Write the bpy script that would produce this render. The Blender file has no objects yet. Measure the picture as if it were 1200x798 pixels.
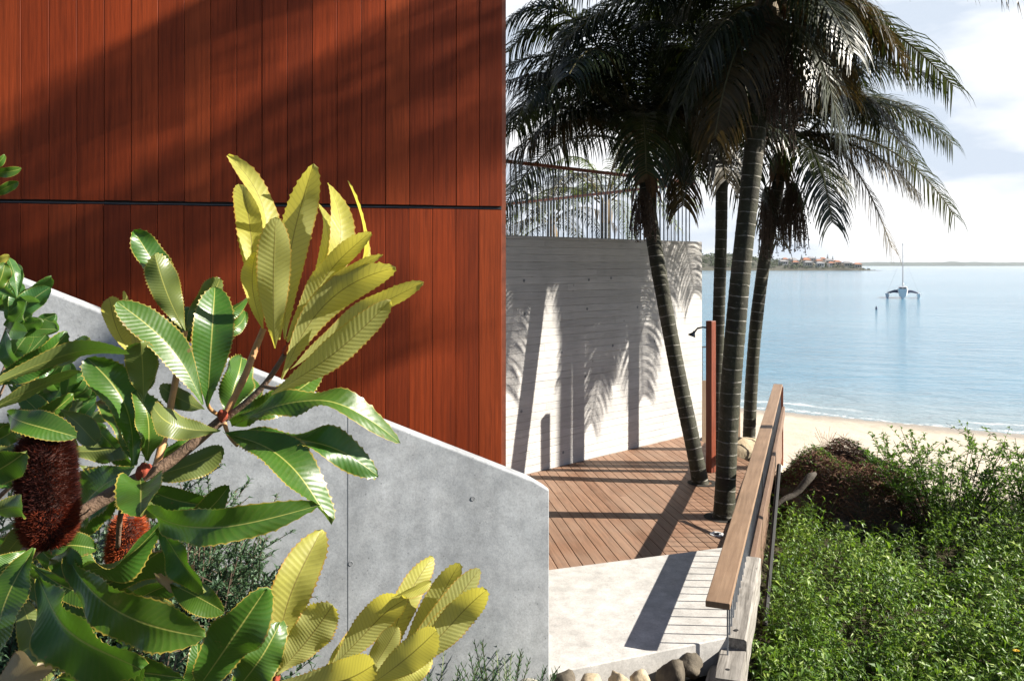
import bpy, math, random
from mathutils import Vector, Matrix, noise
R = math.radians
sc = bpy.context.scene
COL = sc.collection
rng = random.Random(7)

# ------------------------------------------------------------------ camera
FPX, HZ, EYE = 933.0, 311.0, 2.9          # focal length in photo pixels, horizon row, eye height over deck
cam_d = bpy.data.cameras.new('camera'); cam = bpy.data.objects.new('camera', cam_d); COL.objects.link(cam)
cam.location = (0, 0, EYE); cam.rotation_euler = (R(90), 0, 0)
cam_d.sensor_width = 36; cam_d.lens = FPX / 1200 * 36
cam_d.shift_y = -(399 - HZ) / 1200
cam_d.clip_start = .05; cam_d.clip_end = 30000
sc.camera = cam

# ------------------------------------------------------------------ light
SUN_EL, SUN_AZ = 30.5, -3.0                # azimuth measured from +X towards +Y
sun_dir = Vector((math.cos(R(SUN_EL)) * math.cos(R(SUN_AZ)), math.cos(R(SUN_EL)) * math.sin(R(SUN_AZ)), math.sin(R(SUN_EL))))
sl = bpy.data.lights.new('sun', 'SUN'); sun = bpy.data.objects.new('sun', sl); COL.objects.link(sun)
sl.energy = 5.0; sl.angle = R(.5); sl.color = (1, .93, .82)
sun.rotation_euler = (-sun_dir).to_track_quat('-Z', 'Y').to_euler()
sun.location = (20, 0, 20)
sc.view_settings.view_transform = 'Standard'; sc.view_settings.look = 'None'
sc.view_settings.gamma = 1; sc.view_settings.exposure = 1.32
sc.cycles.max_bounces = 8; sc.cycles.transparent_max_bounces = 8

W = bpy.data.worlds.new('World'); sc.world = W; W.use_nodes = True
nt = W.node_tree; N = nt.nodes; L = nt.links
for n in list(N): N.remove(n)
sky = N.new('ShaderNodeTexSky'); sky.sky_type = 'NISHITA'; sky.sun_disc = False
sky.sun_elevation = R(SUN_EL); sky.sun_rotation = R(90 - SUN_AZ)
sky.air_density = .6; sky.dust_density = .3; sky.ozone_density = 1.0
tc = N.new('ShaderNodeTexCoord')
mp = N.new('ShaderNodeMapping'); mp.inputs['Scale'].default_value = (1.0, 1.0, 2.6); mp.inputs['Location'].default_value = (.35, .1, .2)
nz = N.new('ShaderNodeTexNoise'); nz.inputs['Scale'].default_value = 2.6; nz.inputs['Detail'].default_value = 7; nz.inputs['Roughness'].default_value = .55
rp = N.new('ShaderNodeValToRGB'); rp.color_ramp.elements[0].position = .28; rp.color_ramp.elements[1].position = .44
mpb = N.new('ShaderNodeMapping'); mpb.inputs['Scale'].default_value = (1.0, 1.0, 3.0); mpb.inputs['Location'].default_value = (3.1, 1.7, .88)
nz2 = N.new('ShaderNodeTexNoise'); nz2.inputs['Scale'].default_value = 3.6; nz2.inputs['Detail'].default_value = 6
rp2 = N.new('ShaderNodeValToRGB'); rp2.color_ramp.elements[0].position = .40; rp2.color_ramp.elements[1].position = .56
rp2.color_ramp.elements[0].color = (5.6, 6.3, 7.3, 1); rp2.color_ramp.elements[1].color = (9.8, 9.8, 9.8, 1)
# clouds bank over the sea (towards +Y), clear overhead
sx = N.new('ShaderNodeSeparateXYZ')
mr = N.new('ShaderNodeMapRange'); mr.inputs[1].default_value = -.05; mr.inputs[2].default_value = .45; mr.inputs[3].default_value = 0.0; mr.inputs[4].default_value = 1.0
mrz = N.new('ShaderNodeMapRange'); mrz.inputs[1].default_value = .8; mrz.inputs[2].default_value = .45; mrz.inputs[3].default_value = 0.0; mrz.inputs[4].default_value = 1.0
m1 = N.new('ShaderNodeMath'); m1.operation = 'MULTIPLY'; m2 = N.new('ShaderNodeMath'); m2.operation = 'MULTIPLY'
mx = N.new('ShaderNodeMix'); mx.data_type = 'RGBA'
bg = N.new('ShaderNodeBackground'); bg.inputs[1].default_value = .052; out = N.new('ShaderNodeOutputWorld')
L.new(tc.outputs['Generated'], mp.inputs[0]); L.new(mp.outputs[0], nz.inputs['Vector']); L.new(nz.outputs[0], rp.inputs[0])
L.new(tc.outputs['Generated'], mpb.inputs[0]); L.new(mpb.outputs[0], nz2.inputs['Vector']); L.new(nz2.outputs[0], rp2.inputs[0])
L.new(tc.outputs['Generated'], sx.inputs[0]); L.new(sx.outputs['Y'], mr.inputs[0]); L.new(sx.outputs['Z'], mrz.inputs[0])
L.new(mr.outputs[0], m1.inputs[0]); L.new(mrz.outputs[0], m1.inputs[1]); L.new(m1.outputs[0], m2.inputs[0]); L.new(rp.outputs[0], m2.inputs[1])
L.new(m2.outputs[0], mx.inputs['Factor']); L.new(sky.outputs[0], mx.inputs['A']); L.new(rp2.outputs[0], mx.inputs['B'])
L.new(mx.outputs['Result'], bg.inputs[0]); L.new(bg.outputs[0], out.inputs[0])

# ------------------------------------------------------------------ helpers
def P(px, py, Y): return Vector(((px - 600) / FPX * Y, Y, EYE - (py - HZ) / FPX * Y))
def G(px, py, z=0.0):
    Y = (EYE - z) * FPX / (py - HZ)
    return Vector(((px - 600) / FPX * Y, Y, z))

def tag(o, label=None, cat=None, group=None, kind=None):
    if label: o['label'] = label
    if cat: o['category'] = cat
    if group: o['group'] = group
    if kind: o['kind'] = kind
    return o
def empty(name, loc, label, cat, group=None):
    o = bpy.data.objects.new(name, None); COL.objects.link(o); o.location = loc; o.empty_display_size = .1
    bpy.context.view_layer.update()
    return tag(o, label, cat, group)

class MB:
    def __init__(s): s.v = []; s.f = []; s.uv = []; s.rnd = []; s.c = 0.5
    def face(s, idx, uvs=None):
        s.f.append(tuple(idx)); s.uv.append(uvs); s.rnd.append(s.c)
    def add(s, vs, fs, uvs=None):
        b = len(s.v); s.v += [tuple(v) for v in vs]
        for i, f in enumerate(fs): s.face([b + k for k in f], uvs[i] if uvs else None)
    def box(s, c, size, rot=None):
        c = Vector(c); hx, hy, hz = [k / 2 for k in size]
        vs = [Vector((x, y, z)) for x in (-hx, hx) for y in (-hy, hy) for z in (-hz, hz)]
        if rot is not None: vs = [rot @ v for v in vs]
        s.add([v + c for v in vs], [(0,1,3,2),(4,6,7,5),(0,4,5,1),(2,3,7,6),(0,2,6,4),(1,5,7,3)])
    def beam(s, a, b, w, h, up=Vector((0, 0, 1))):
        a = Vector(a); b = Vector(b); d = (b - a).normalized(); sd = d.cross(up).normalized(); u = sd.cross(d)
        vs = []
        for p in (a, b):
            for i, j in ((-1,-1),(1,-1),(1,1),(-1,1)): vs.append(p + sd * (w/2*i) + u * (h/2*j))
        s.add(vs, [(0,1,2,3)[::-1],(4,5,6,7),(0,4,5,1)[::-1],(1,5,6,2)[::-1],(2,6,7,3)[::-1],(3,7,4,0)[::-1]])
    def tube(s, pts, rad, n=8, cap=True):
        pts = [Vector(p) for p in pts]; m = len(pts)
        if not isinstance(rad, (list, tuple)): rad = [rad] * m
        b = len(s.v); x = None; cum = 0
        cums = [0]
        for i in range(1, m): cum += (pts[i] - pts[i-1]).length; cums.append(cum)
        for i, p in enumerate(pts):
            t = (pts[min(i+1, m-1)] - pts[max(i-1, 0)]).normalized()
            if x is None:
                x = t.cross(Vector((0, 0, 1)) if abs(t.z) < .9 else Vector((1, 0, 0))).normalized()
            x = (x - t * x.dot(t)).normalized(); y = t.cross(x)
            for k in range(n):
                a = 2 * math.pi * k / n
                s.v.append(tuple(p + (x * math.cos(a) + y * math.sin(a)) * rad[i]))
        for i in range(m - 1):
            for k in range(n):
                k2 = (k + 1) % n
                s.face([b+i*n+k, b+i*n+k2, b+(i+1)*n+k2, b+(i+1)*n+k],
                       [(k/n, cums[i]), ((k+1)/n, cums[i]), ((k+1)/n, cums[i+1]), (k/n, cums[i+1])])
        if cap:
            s.face([b+k for k in range(n)][::-1]); s.face([b+(m-1)*n+k for k in range(n)])
    def prism(s, poly, z0, z1):
        b = len(s.v); n = len(poly)
        for z in (z0, z1):
            for p in poly: s.v.append((p[0], p[1], z))
        s.face([b+i for i in range(n)][::-1]); s.face([b+n+i for i in range(n)])
        for i in range(n):
            j = (i+1) % n; s.face([b+i, b+j, b+n+j, b+n+i])
    def build(s, name, mat, parent=None, smooth=False, bevel=0):
        me = bpy.data.meshes.new(name)
        v = s.v
        if parent is not None:
            o0 = parent.matrix_world.translation if parent.parent is None else None
            q = parent; off = Vector((0,0,0))
            while q is not None: off += Vector(q.location); q = q.parent
            v = [(a[0]-off.x, a[1]-off.y, a[2]-off.z) for a in v]
        me.from_pydata(v, [], s.f)
        if any(u is not None for u in s.uv):
            ul = me.uv_layers.new(name='UVMap'); k = 0; buf = []
            for f, u in zip(s.f, s.uv):
                for i in range(len(f)): buf += list(u[i]) if u else [0, 0]
            ul.data.foreach_set('uv', buf)
        at = me.attributes.new('rnd', 'FLOAT', 'FACE'); at.data.foreach_set('value', s.rnd)
        me.materials.append(mat)
        if smooth: me.polygons.foreach_set('use_smooth', [True] * len(me.polygons))
        me.update()
        o = bpy.data.objects.new(name, me); COL.objects.link(o)
        if parent is not None: o.parent = parent
        if bevel:
            bm_ = o.modifiers.new('bevel', 'BEVEL'); bm_.width = bevel; bm_.segments = 2; bm_.limit_method = 'ANGLE'
        return o

# ------------------------------------------------------------------ materials
class Mat:
    def __init__(s, name):
        s.m = bpy.data.materials.new(name); s.m.use_nodes = True; s.t = s.m.node_tree; s.N = s.t.nodes
        s.p = s.N['Principled BSDF']; s.o = s.N['Material Output']; s._tc = None
    def n(s, typ, **kw):
        x = s.N.new('ShaderNode' + typ)
        for k, v in kw.items():
            if k.startswith('i_'): x.inputs[k[2:].replace('_', ' ')].default_value = v
            elif k.startswith('x'): x.inputs[int(k[1:])].default_value = v
            else: setattr(x, k, v)
        return x
    def l(s, a, b): s.t.links.new(a, b)
    def coord(s, kind='Object', scale=(1,1,1), rot=(0,0,0)):
        tc = s.n('TexCoord'); mp = s.n('Mapping'); mp.inputs['Scale'].default_value = scale; mp.inputs['Rotation'].default_value = rot
        s.l(tc.outputs[kind], mp.inputs[0])
        if any(rot):
            mp.inputs['Scale'].default_value = (1, 1, 1); m2_ = s.n('Mapping'); m2_.inputs['Scale'].default_value = scale; s.l(mp.outputs[0], m2_.inputs[0]); return m2_.outputs[0]
        return mp.outputs[0]
    def noise(s, vec, scale, detail=5, rough=.55, dist=0):
        x = s.n('TexNoise'); x.inputs['Scale'].default_value = scale; x.inputs['Detail'].default_value = detail
        x.inputs['Roughness'].default_value = rough; x.inputs['Distortion'].default_value = dist
        s.l(vec, x.inputs['Vector']); return x.outputs[0]
    def ramp(s, fac, stops):
        r = s.n('ValToRGB'); e = r.color_ramp.elements
        while len(e) < len(stops): e.new(.5)
        for k, (p, c) in enumerate(stops):
            e[k].position = p; e[k].color = (*c, 1) if isinstance(c, (tuple, list)) else (c, c, c, 1)
        s.l(fac, r.inputs[0]); return r.outputs[0]
    def mix(s, f, a, b, mode='MIX'):
        x = s.n('Mix', data_type='RGBA', blend_type=mode)
        for k, val in (('Factor', f), ('A', a), ('B', b)):
            if hasattr(val, 'is_linked'): s.l(val, x.inputs[k])
            else: x.inputs[k].default_value = val if k == 'Factor' else (*val, 1)
        return x.outputs['Result']
    def math(s, op, a, b=None, clamp=False):
        x = s.n('Math', operation=op); x.use_clamp = clamp
        for k, val in ((0, a), (1, b)):
            if val is None: continue
            if hasattr(val, 'is_linked'): s.l(val, x.inputs[k])
            else: x.inputs[k].default_value = val
        return x.outputs[0]
    def bump(s, h, strength=.3, dist=.01):
        b = s.n('Bump'); b.inputs['Strength'].default_value = strength; b.inputs['Distance'].default_value = dist
        s.l(h, b.inputs['Height']); s.l(b.outputs[0], s.p.inputs['Normal']); return b
    def col(s, c):
        if hasattr(c, 'is_linked'): s.l(c, s.p.inputs['Base Color'])
        else: s.p.inputs['Base Color'].default_value = (*c, 1)
    def rough(s, r, spec=None):
        if hasattr(r, 'is_linked'): s.l(r, s.p.inputs['Roughness'])
        else: s.p.inputs['Roughness'].default_value = r
        if spec is not None: s.p.inputs['Specular IOR Level'].default_value = spec
    def attr(s, name='rnd'):
        a = s.n('Attribute'); a.attribute_name = name; return a.outputs['Fac']
    def translucent(s, colour, fac):
        tr = s.n('BsdfTranslucent'); mx = s.n('MixShader'); mx.inputs[0].default_value = fac
        if hasattr(colour, 'is_linked'): s.l(colour, tr.inputs[0])
        else: tr.inputs[0].default_value = (*colour, 1)
        s.l(s.p.outputs[0], mx.inputs[1]); s.l(tr.outputs[0], mx.inputs[2]); s.l(mx.outputs[0], s.o.inputs[0])

def plain(name, c, rough=.5, metal=0, var=.25, scale=8, bump=.1):
    m = Mat(name); v = m.coord(); nz = m.noise(v, scale, 6)
    d = [k * (1 - var) for k in c]; u = [min(1, k * (1 + var)) for k in c]
    m.col(m.ramp(nz, [(.3, d), (.7, u)])); m.rough(rough); m.p.inputs['Metallic'].default_value = metal
    if bump: m.bump(m.noise(v, scale * 6, 4), bump, .01)
    return m.m

def mat_cladding():
    m = Mat('cedar_cladding'); v = m.coord(scale=(1, 1, .04)); a = m.attr()
    off = m.n('VectorMath', operation='ADD'); cx = m.n('CombineXYZ')
    m.l(m.math('MULTIPLY', a, 37.0), cx.inputs[0]); m.l(m.math('MULTIPLY', a, 11.0), cx.inputs[2])
    m.l(v, off.inputs[0]); m.l(cx.outputs[0], off.inputs[1])
    g1 = m.noise(off.outputs[0], 22, 8, .62, 1.2); g2 = m.noise(off.outputs[0], 120, 4, .6)
    base = m.ramp(a, [(0, (.22, .034, .008)), (.35, (.265, .041, .009)), (.7, (.305, .047, .010)), (1, (.325, .056, .013))])
    wv = m.n('TexWave', wave_type='BANDS', bands_direction='X'); wv.inputs['Scale'].default_value = 9; wv.inputs['Distortion'].default_value = 9; wv.inputs['Detail'].default_value = 3; wv.inputs['Detail Scale'].default_value = .8
    m.l(off.outputs[0], wv.inputs['Vector']); wm = m.ramp(wv.outputs['Fac'], [(0, .62), (.35, 1.0), (1, 1.08)])
    gr = m.ramp(g1, [(.32, .72), (.5, .97), (.7, 1.12)]); gr = m.mix(.35, gr, wm, 'MULTIPLY')
    c = m.mix(1.0, base, gr, 'MULTIPLY')
    fine = m.ramp(g2, [(.35, .72), (.6, 1.0)]); c = m.mix(.7, c, fine, 'MULTIPLY')
    v2 = m.coord(scale=(1, 1, .5)); blot = m.ramp(m.noise(v2, 1.3, 4), [(.35, .78), (.65, 1.1)]); c = m.mix(.8, c, blot, 'MULTIPLY')
    m.col(c); m.rough(m.ramp(g1, [(.3, .62), (.7, .5)]), .2)
    m.bump(m.math('ADD', g1, m.math('MULTIPLY', g2, .4)), .25, .004)
    return m.m
def mat_deck():
    m = Mat('deck_boards'); v = m.coord(rot=(0, 0, R(-10)), scale=(1, .06, 1)); a = m.attr()
    off = m.n('VectorMath', operation='ADD'); cx = m.n('CombineXYZ')
    m.l(m.math('MULTIPLY', a, 53.0), cx.inputs[0]); m.l(m.math('MULTIPLY', a, 7.0), cx.inputs[1])
    m.l(v, off.inputs[0]); m.l(cx.outputs[0], off.inputs[1])
    g = m.noise(off.outputs[0], 30, 7, .6, .8)
    base = m.ramp(a, [(0, (.225, .125, .078)), (.5, (.28, .16, .102)), (1, (.325, .195, .13))])
    c = m.mix(1, base, m.ramp(g, [(.3, .62), (.7, 1.15)]), 'MULTIPLY')
    w = m.ramp(m.noise(m.coord(), 1.5, 6), [(.4, 0), (.75, .5)]); c = m.mix(w, c, (.33, .25, .19))
    m.col(c); m.rough(.62, .3); m.bump(g, .25, .004); return m.m
def mat_concrete(name, lo, hi, blot=1.4):
    m = Mat(name); v = m.coord()
    n1 = m.noise(v, blot, 8, .62, .3); n2 = m.noise(v, 9, 7, .65); n3 = m.noise(v, 70, 5, .7)
    vs = m.coord(scale=(1, 1, .12)); st = m.noise(vs, 5, 5, .6)
    c = m.ramp(m.math('ADD', m.math('MULTIPLY', n1, .55), m.math('MULTIPLY', m.noise(v, blot * 4.5, 8, .7, .6), .45)), [(.32, lo), (.5, [(a+b)/2 for a, b in zip(lo, hi)]), (.66, hi)])
    c = m.mix(.85, c, m.ramp(n2, [(.3, .74), (.65, 1.12)]), 'MULTIPLY')
    c = m.mix(.5, c, m.ramp(st, [(.35, .75), (.6, 1.05)]), 'MULTIPLY')
    c = m.mix(.75, c, m.ramp(n3, [(.3, .74), (.6, 1.06)]), 'MULTIPLY')
    pv = m.n('TexVoronoi'); pv.inputs['Scale'].default_value = 16; m.l(v, pv.inputs['Vector']); c = m.mix(.7, c, m.ramp(pv.outputs['Distance'], [(.05, .45), (.10, 1.0)]), 'MULTIPLY')
    m.col(c); m.rough(.72, .35); m.bump(m.math('ADD', n2, n3), .18, .006); return m.m
def mat_boardform():
    m = Mat('board_formed_concrete'); tcn = m.n('TexCoord'); sp = m.n('SeparateXYZ'); m.l(tcn.outputs['Object'], sp.inputs[0])
    z = m.math('MULTIPLY', sp.outputs['Z'], 9.5); fl = m.math('FLOOR', z); fr = m.math('FRACT', z)
    wn = m.n('TexWhiteNoise', noise_dimensions='1D'); m.l(fl, wn.inputs['W'])
    # staggered butt joints along the wall: random length plank ends
    px = m.math('MULTIPLY', sp.outputs['X'], .27); pxo = m.math('ADD', px, m.math('MULTIPLY', wn.outputs['Value'], 9.0))
    pf = m.math('FLOOR', pxo); wn2 = m.n('TexWhiteNoise', noise_dimensions='2D')
    cv = m.n('CombineXYZ'); m.l(pf, cv.inputs[0]); m.l(fl, cv.inputs[1]); m.l(cv.outputs[0], wn2.inputs['Vector'])
    pfr = m.math('FRACT', pxo)
    gap = m.math('MINIMUM', m.math('MINIMUM', fr, m.math('SUBTRACT', 1.0, fr)), m.math('MULTIPLY', m.math('MINIMUM', pfr, m.math('SUBTRACT', 1.0, pfr)), 70.0))
    gapm = m.ramp(gap, [(0, 0.0), (.05, 1.0)])
    vg = m.coord(scale=(.18, .18, 4)); g = m.noise(vg, 14, 7, .65, .6)
    vb = m.coord(); n2 = m.noise(vb, 1.7, 7, .6); n3 = m.noise(vb, 40, 4, .6)
    c = m.ramp(wn2.outputs['Value'], [(0, (.45, .44, .425)), (.5, (.49, .48, .463)), (1, (.525, .513, .495))])
    c = m.mix(.9, c, m.ramp(g, [(.28, .66), (.45, .95), (.6, 1.06)]), 'MULTIPLY')
    c = m.mix(.6, c, m.ramp(n2, [(.3, .78), (.62, 1.05)]), 'MULTIPLY')
    pits = m.n('TexVoronoi'); pits.inputs['Scale'].default_value = 3.2; m.l(vb, pits.inputs['Vector'])
    c = m.mix(.8, c, m.ramp(pits.outputs['Distance'], [(.035, .55), (.07, 1.0)]), 'MULTIPLY')
    gn = m.math('GREATER_THAN', m.noise(m.coord(scale=(1,1,6)), 1.1, 3), .52)
    gm = m.mix(gn, (1, 1, 1), gapm)
    c = m.mix(.34, c, gm, 'MULTIPLY')
    m.col(c); m.rough(.8, .3)
    h = m.math('ADD', m.math('MULTIPLY', wn2.outputs['Value'], .6), m.math('ADD', m.math('MULTIPLY', gapm, .5), m.math('MULTIPLY', g, .5)))
    m.bump(h, .7, .016); return m.m
def mat_leaf(name, top, under, vein, edge, trans, tfac, rough, pale_side, bumpk=.14, alt=(1.9, 1.15, .8)):
    m = Mat(name); uvn = m.n('TexCoord'); sp = m.n('SeparateXYZ'); m.l(uvn.outputs['UV'], sp.inputs[0])
    au = m.math('ABSOLUTE', m.math('SUBTRACT', m.math('MULTIPLY', sp.outputs['X'], 2.0), 1.0))
    t = sp.outputs['Y']
    ph = m.math('MULTIPLY', m.math('SUBTRACT', t, m.math('MULTIPLY', au, .07)), 175.0)
    sv = m.math('SINE', ph); svm = m.ramp(sv, [(.55, 0.0), (1.0, 1.0)])
    oi = m.n('ObjectInfo')
    n1 = m.noise(m.coord(), 26, 5, .6); n2 = m.noise(m.coord(), 160, 3)
    c = m.mix(m.ramp(n1, [(.3, .0), (.7, 1.0)]), [k*.72 for k in top], [k*1.28 for k in top])
    c = m.mix(m.math('MULTIPLY', oi.outputs['Random'], .6), c, [top[0]*alt[0], top[1]*alt[1], top[2]*alt[2]])
    geo = m.n('NewGeometry')
    c = m.mix(geo.outputs['Backfacing'], c, under)
    c = m.mix(m.math('MULTIPLY', svm, pale_side), c, vein)
    mid = m.ramp(au, [(.02, 1.0), (.045, 0.0)]); c = m.mix(m.math('MULTIPLY', mid, .85), c, vein)
    ed = m.ramp(m.math('ADD', au, m.math('MULTIPLY', n1, .06)), [(.965, 0.0), (1.0, 1.0)]); c = m.mix(m.math('MULTIPLY', ed, .8), c, edge)
    sp_n = m.noise(m.coord(), 75, 4, .6); spots = m.ramp(m.math('ADD', sp_n, m.math('MULTIPLY', m.math('MULTIPLY', au, au), .07)), [(.70, 0.0), (.74, 1.0)]); c = m.mix(m.math('MULTIPLY', spots, .7), c, (.15, .085, .03))
    tipb = m.ramp(m.math('ADD', t, m.math('MULTIPLY', m.math('ADD', n1, m.math('MULTIPLY', oi.outputs['Random'], .5)), .16)), [(1.085, 0.0), (1.13, 1.0)]); c = m.mix(m.math('MULTIPLY', tipb, .75), c, (.22, .11, .04))
    m.col(c); m.rough(m.ramp(n2, [(.3, rough), (.7, rough + .16)]), .5)
    m.bump(m.math('ADD', m.math('SUBTRACT', m.math('MULTIPLY', sv, .5), m.math('MULTIPLY', mid, 1.5)), m.math('MULTIPLY', n1, 2.5)), bumpk, .0016)
    tc = m.mix(m.math('MULTIPLY', svm, .4), trans, [k * .55 for k in trans]); tc = m.mix(mid, tc, [k * .35 for k in trans])
    m.translucent(tc, tfac); return m.m
def mat_simpleleaf(name, lo, mid, hi, trans, tf, rough=.45):
    m = Mat(name); a = m.attr(); m.col(m.ramp(a, [(0, lo), (.5, mid), (1, hi)])); m.rough(rough, .4); m.translucent(trans, tf); return m.m
def mat_trunk():
    m = Mat('ringed_palm_trunk'); uvn = m.n('TexCoord'); sp = m.n('SeparateXYZ'); m.l(uvn.outputs['UV'], sp.inputs[0])
    v = m.coord(); n1 = m.noise(v, 3, 6); n2 = m.noise(v, 40, 5, .65)
    vz = m.math('ADD', m.math('MULTIPLY', sp.outputs['Y'], 7.2), m.math('MULTIPLY', n1, .55))
    fr = m.math('FRACT', vz)
    ring = m.ramp(fr, [(0, 1.0), (.04, .8), (.10, 0.0), (.98, 0.0), (1, 1.0)])
    patch = m.ramp(m.noise(m.coord(scale=(1,1,.8)), 9, 4), [(.40, .05), (.62, 1.0)])
    c = m.ramp(n1, [(.3, (.026, .023, .018)), (.5, (.042, .043, .026)), (.75, (.085, .075, .06))])
    c = m.mix(.7, c, m.ramp(n2, [(.3, .6), (.7, 1.3)]), 'MULTIPLY')
    c = m.mix(m.math('MULTIPLY', m.math('MULTIPLY', ring, patch), .8), c, (.40, .38, .34))
    sc1 = m.ramp(m.noise(m.coord(scale=(1, 1, 3)), 11, 6, .7), [(.60, 0.0), (.68, 1.0)]); c = m.mix(m.math('MULTIPLY', sc1, .55), c, (.24, .22, .18))
    m.col(c); m.rough(.75, .3); m.bump(m.math('ADD', m.math('MULTIPLY', ring, 1.2), n2), .5, .012); return m.m
def mat_timber(name, lo, hi, axis_rot=(0,0,0), stretch=(1, .06, 1), sc_=26, rough=.6):
    m = Mat(name); v = m.coord(rot=axis_rot, scale=stretch); g = m.noise(v, sc_, 8, .62, 1.0)
    n = m.noise(m.coord(), 2.2, 5)
    c = m.ramp(g, [(.3, lo), (.7, hi)]); c = m.mix(.7, c, m.ramp(n, [(.3, .75), (.65, 1.1)]), 'MULTIPLY')
    m.col(c); m.rough(rough, .35); m.bump(g, .4, .005); return m.m
def mat_sand():
    m = Mat('beach_sand'); v = m.coord(); n1 = m.noise(v, .5, 6); n2 = m.noise(v, 7, 7, .65); n3 = m.noise(v, 60, 4)
    c = m.ramp(n1, [(.3, (.50, .435, .345)), (.7, (.58, .515, .42))]); c = m.mix(.6, c, m.ramp(n2, [(.28, .72), (.5, 1.0)]), 'MULTIPLY')
    geo = m.n('NewGeometry'); sp = m.n('SeparateXYZ'); m.l(geo.outputs['Position'], sp.inputs[0])
    wet = m.ramp(m.math('ADD', m.math('MULTIPLY', sp.outputs['Z'], 2.0), m.math('ADD', 4.05, m.math('MULTIPLY', n1, .25))), [(.25, 1.0), (.55, 0.0)])
    c = m.mix(wet, c, (.30, .25, .19)); m.col(c)
    m.rough(m.ramp(wet, [(0, .9), (1, .3)]), .3); m.bump(m.math('ADD', n2, m.math('MULTIPLY', n3, .3)), .6, .05); return m.m
def mat_soil():
    m = Mat('garden_soil'); v = m.coord(); n1 = m.noise(v, 2, 6); n2 = m.noise(v, 30, 6, .7)
    c = m.ramp(n1, [(.3, (.025, .03, .013)), (.7, (.07, .055, .032))]); c = m.mix(.8, c, m.ramp(n2, [(.3, .5), (.7, 1.4)]), 'MULTIPLY')
    m.col(c); m.rough(.95, .2); m.bump(n2, .8, .03); return m.m
SHORE_A, SHORE_B = G(920, 483, -2.0), G(1195, 509, -2.0)
shd = (SHORE_B - SHORE_A).normalized(); shn = Vector((shd.y, -shd.x, 0))
if shn.y < 0: shn = -shn                                         # points out to sea
def mat_sea():
    m = Mat('sea_water'); geo = m.n('NewGeometry'); v = m.coord()
    dt = m.n('VectorMath', operation='DOT_PRODUCT'); sb = m.n('VectorMath', operation='SUBTRACT')
    m.l(geo.outputs['Position'], sb.inputs[0]); sb.inputs[1].default_value = SHORE_A; m.l(sb.outputs[0], dt.inputs[0]); dt.inputs[1].default_value = shn
    d = dt.outputs['Value']
    vs = m.coord(scale=(.35, 1, 1), rot=(0, 0, R(12)))
    w1 = m.noise(vs, .9, 6, .6, .4); w2 = m.noise(vs, 5, 5, .6); w3 = m.noise(vs, .12, 4, .5); big = m.noise(m.coord(scale=(.25, 1, 1)), .02, 4)
    deep = m.ramp(big, [(.35, (.10, .24, .35)), (.65, (.15, .31, .42))])
    fac = m.math('MULTIPLY', d, 1/9.0, True)
    c = m.mix(m.ramp(fac, [(0, 0.0), (1, 1.0)]), (.26, .34, .37), deep)
    # foam bands: the wash at the edge and one small breaking wave
    wob = m.math('MULTIPLY', m.math('SUBTRACT', m.noise(v, .35, 4), .5), 2.6)
    dd = m.math('ADD', d, wob)
    f1 = m.ramp(m.math('ABSOLUTE', m.math('SUBTRACT', dd, .25)), [(.0, 1.0), (.22, 0.0)])
    f2 = m.ramp(m.math('ABSOLUTE', m.math('SUBTRACT', dd, 1.5)), [(.0, .75), (.26, 0.0)])
    lace = m.ramp(m.noise(v, 6, 5, .7), [(.45, 0.0), (.6, 1.0)])
    part = m.ramp(m.noise(v, .22, 3), [(.42, 0.0), (.55, 1.0)])
    foam = m.math('MAXIMUM', m.math('MULTIPLY', f1, lace), m.math('MULTIPLY', m.math('MULTIPLY', f2, part), m.ramp(m.noise(v, 9, 4), [(.35, 0.3), (.55, 1.0)])), True)
    c = m.mix(foam, c, (.85, .85, .83)); m.col(c)
    m.rough(m.mix(foam, (.10, .10, .10), (.8, .8, .8))); m.p.inputs['IOR'].default_value = 1.33
    h = m.math('ADD', m.math('MULTIPLY', w1, 1.0), m.math('ADD', m.math('MULTIPLY', w2, .25), m.math('MULTIPLY', w3, 1.6)))
    m.bump(h, .85, .40); return m.m
def mat_rock(name, lo, hi, sc_=3):
    m = Mat(name); v = m.coord(); n1 = m.noise(v, sc_, 7, .65, .4); n2 = m.noise(v, sc_*12, 5, .6)
    c = m.ramp(n1, [(.3, lo), (.65, hi)]); c = m.mix(.7, c, m.ramp(n2, [(.3, .65), (.6, 1.1)]), 'MULTIPLY')
    m.col(c); m.rough(.85, .3); m.bump(m.math('ADD', n1, m.math('MULTIPLY', n2, .4)), .5, .03); return m.m

M = {}
M['clad'] = mat_cladding(); M['deck'] = mat_deck(); M['grey'] = mat_concrete('grey_concrete', (.28, .30, .32), (.42, .438, .455))
M['slab'] = mat_concrete('pale_concrete', (.47, .457, .435), (.59, .577, .552), .9); M['board'] = mat_boardform()
M['old_leaf'] = mat_leaf('mature_banksia_leaf', (.034, .10, .012), (.115, .145, .04), (.36, .36, .09), (.36, .26, .05), (.16, .38, .02), .14, .29, .05, .12)
M['young_leaf'] = mat_leaf('young_banksia_leaf', (.42, .415, .10), (.33, .345, .115), (.26, .21, .05), (.46, .20, .03), (.80, .72, .09), .42, .45, .16, .18, (.85, .82, .30))
M['dry_leaf'] = mat_leaf('dry_banksia_leaf', (.30, .24, .15), (.34, .28, .19), (.4, .3, .2), (.25, .15, .08), (.4, .3, .12), .15, .6, .2)
M['small_leaf'] = mat_leaf('coast_shrub_leaf', (.035, .11, .025), (.14, .19, .09), (.30, .34, .12), (.2, .25, .06), (.2, .45, .05), .22, .25, .05)
M['stem'] = plain('banksia_bark', (.16, .10, .065), .8, 0, .4, 30, .4)
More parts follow.
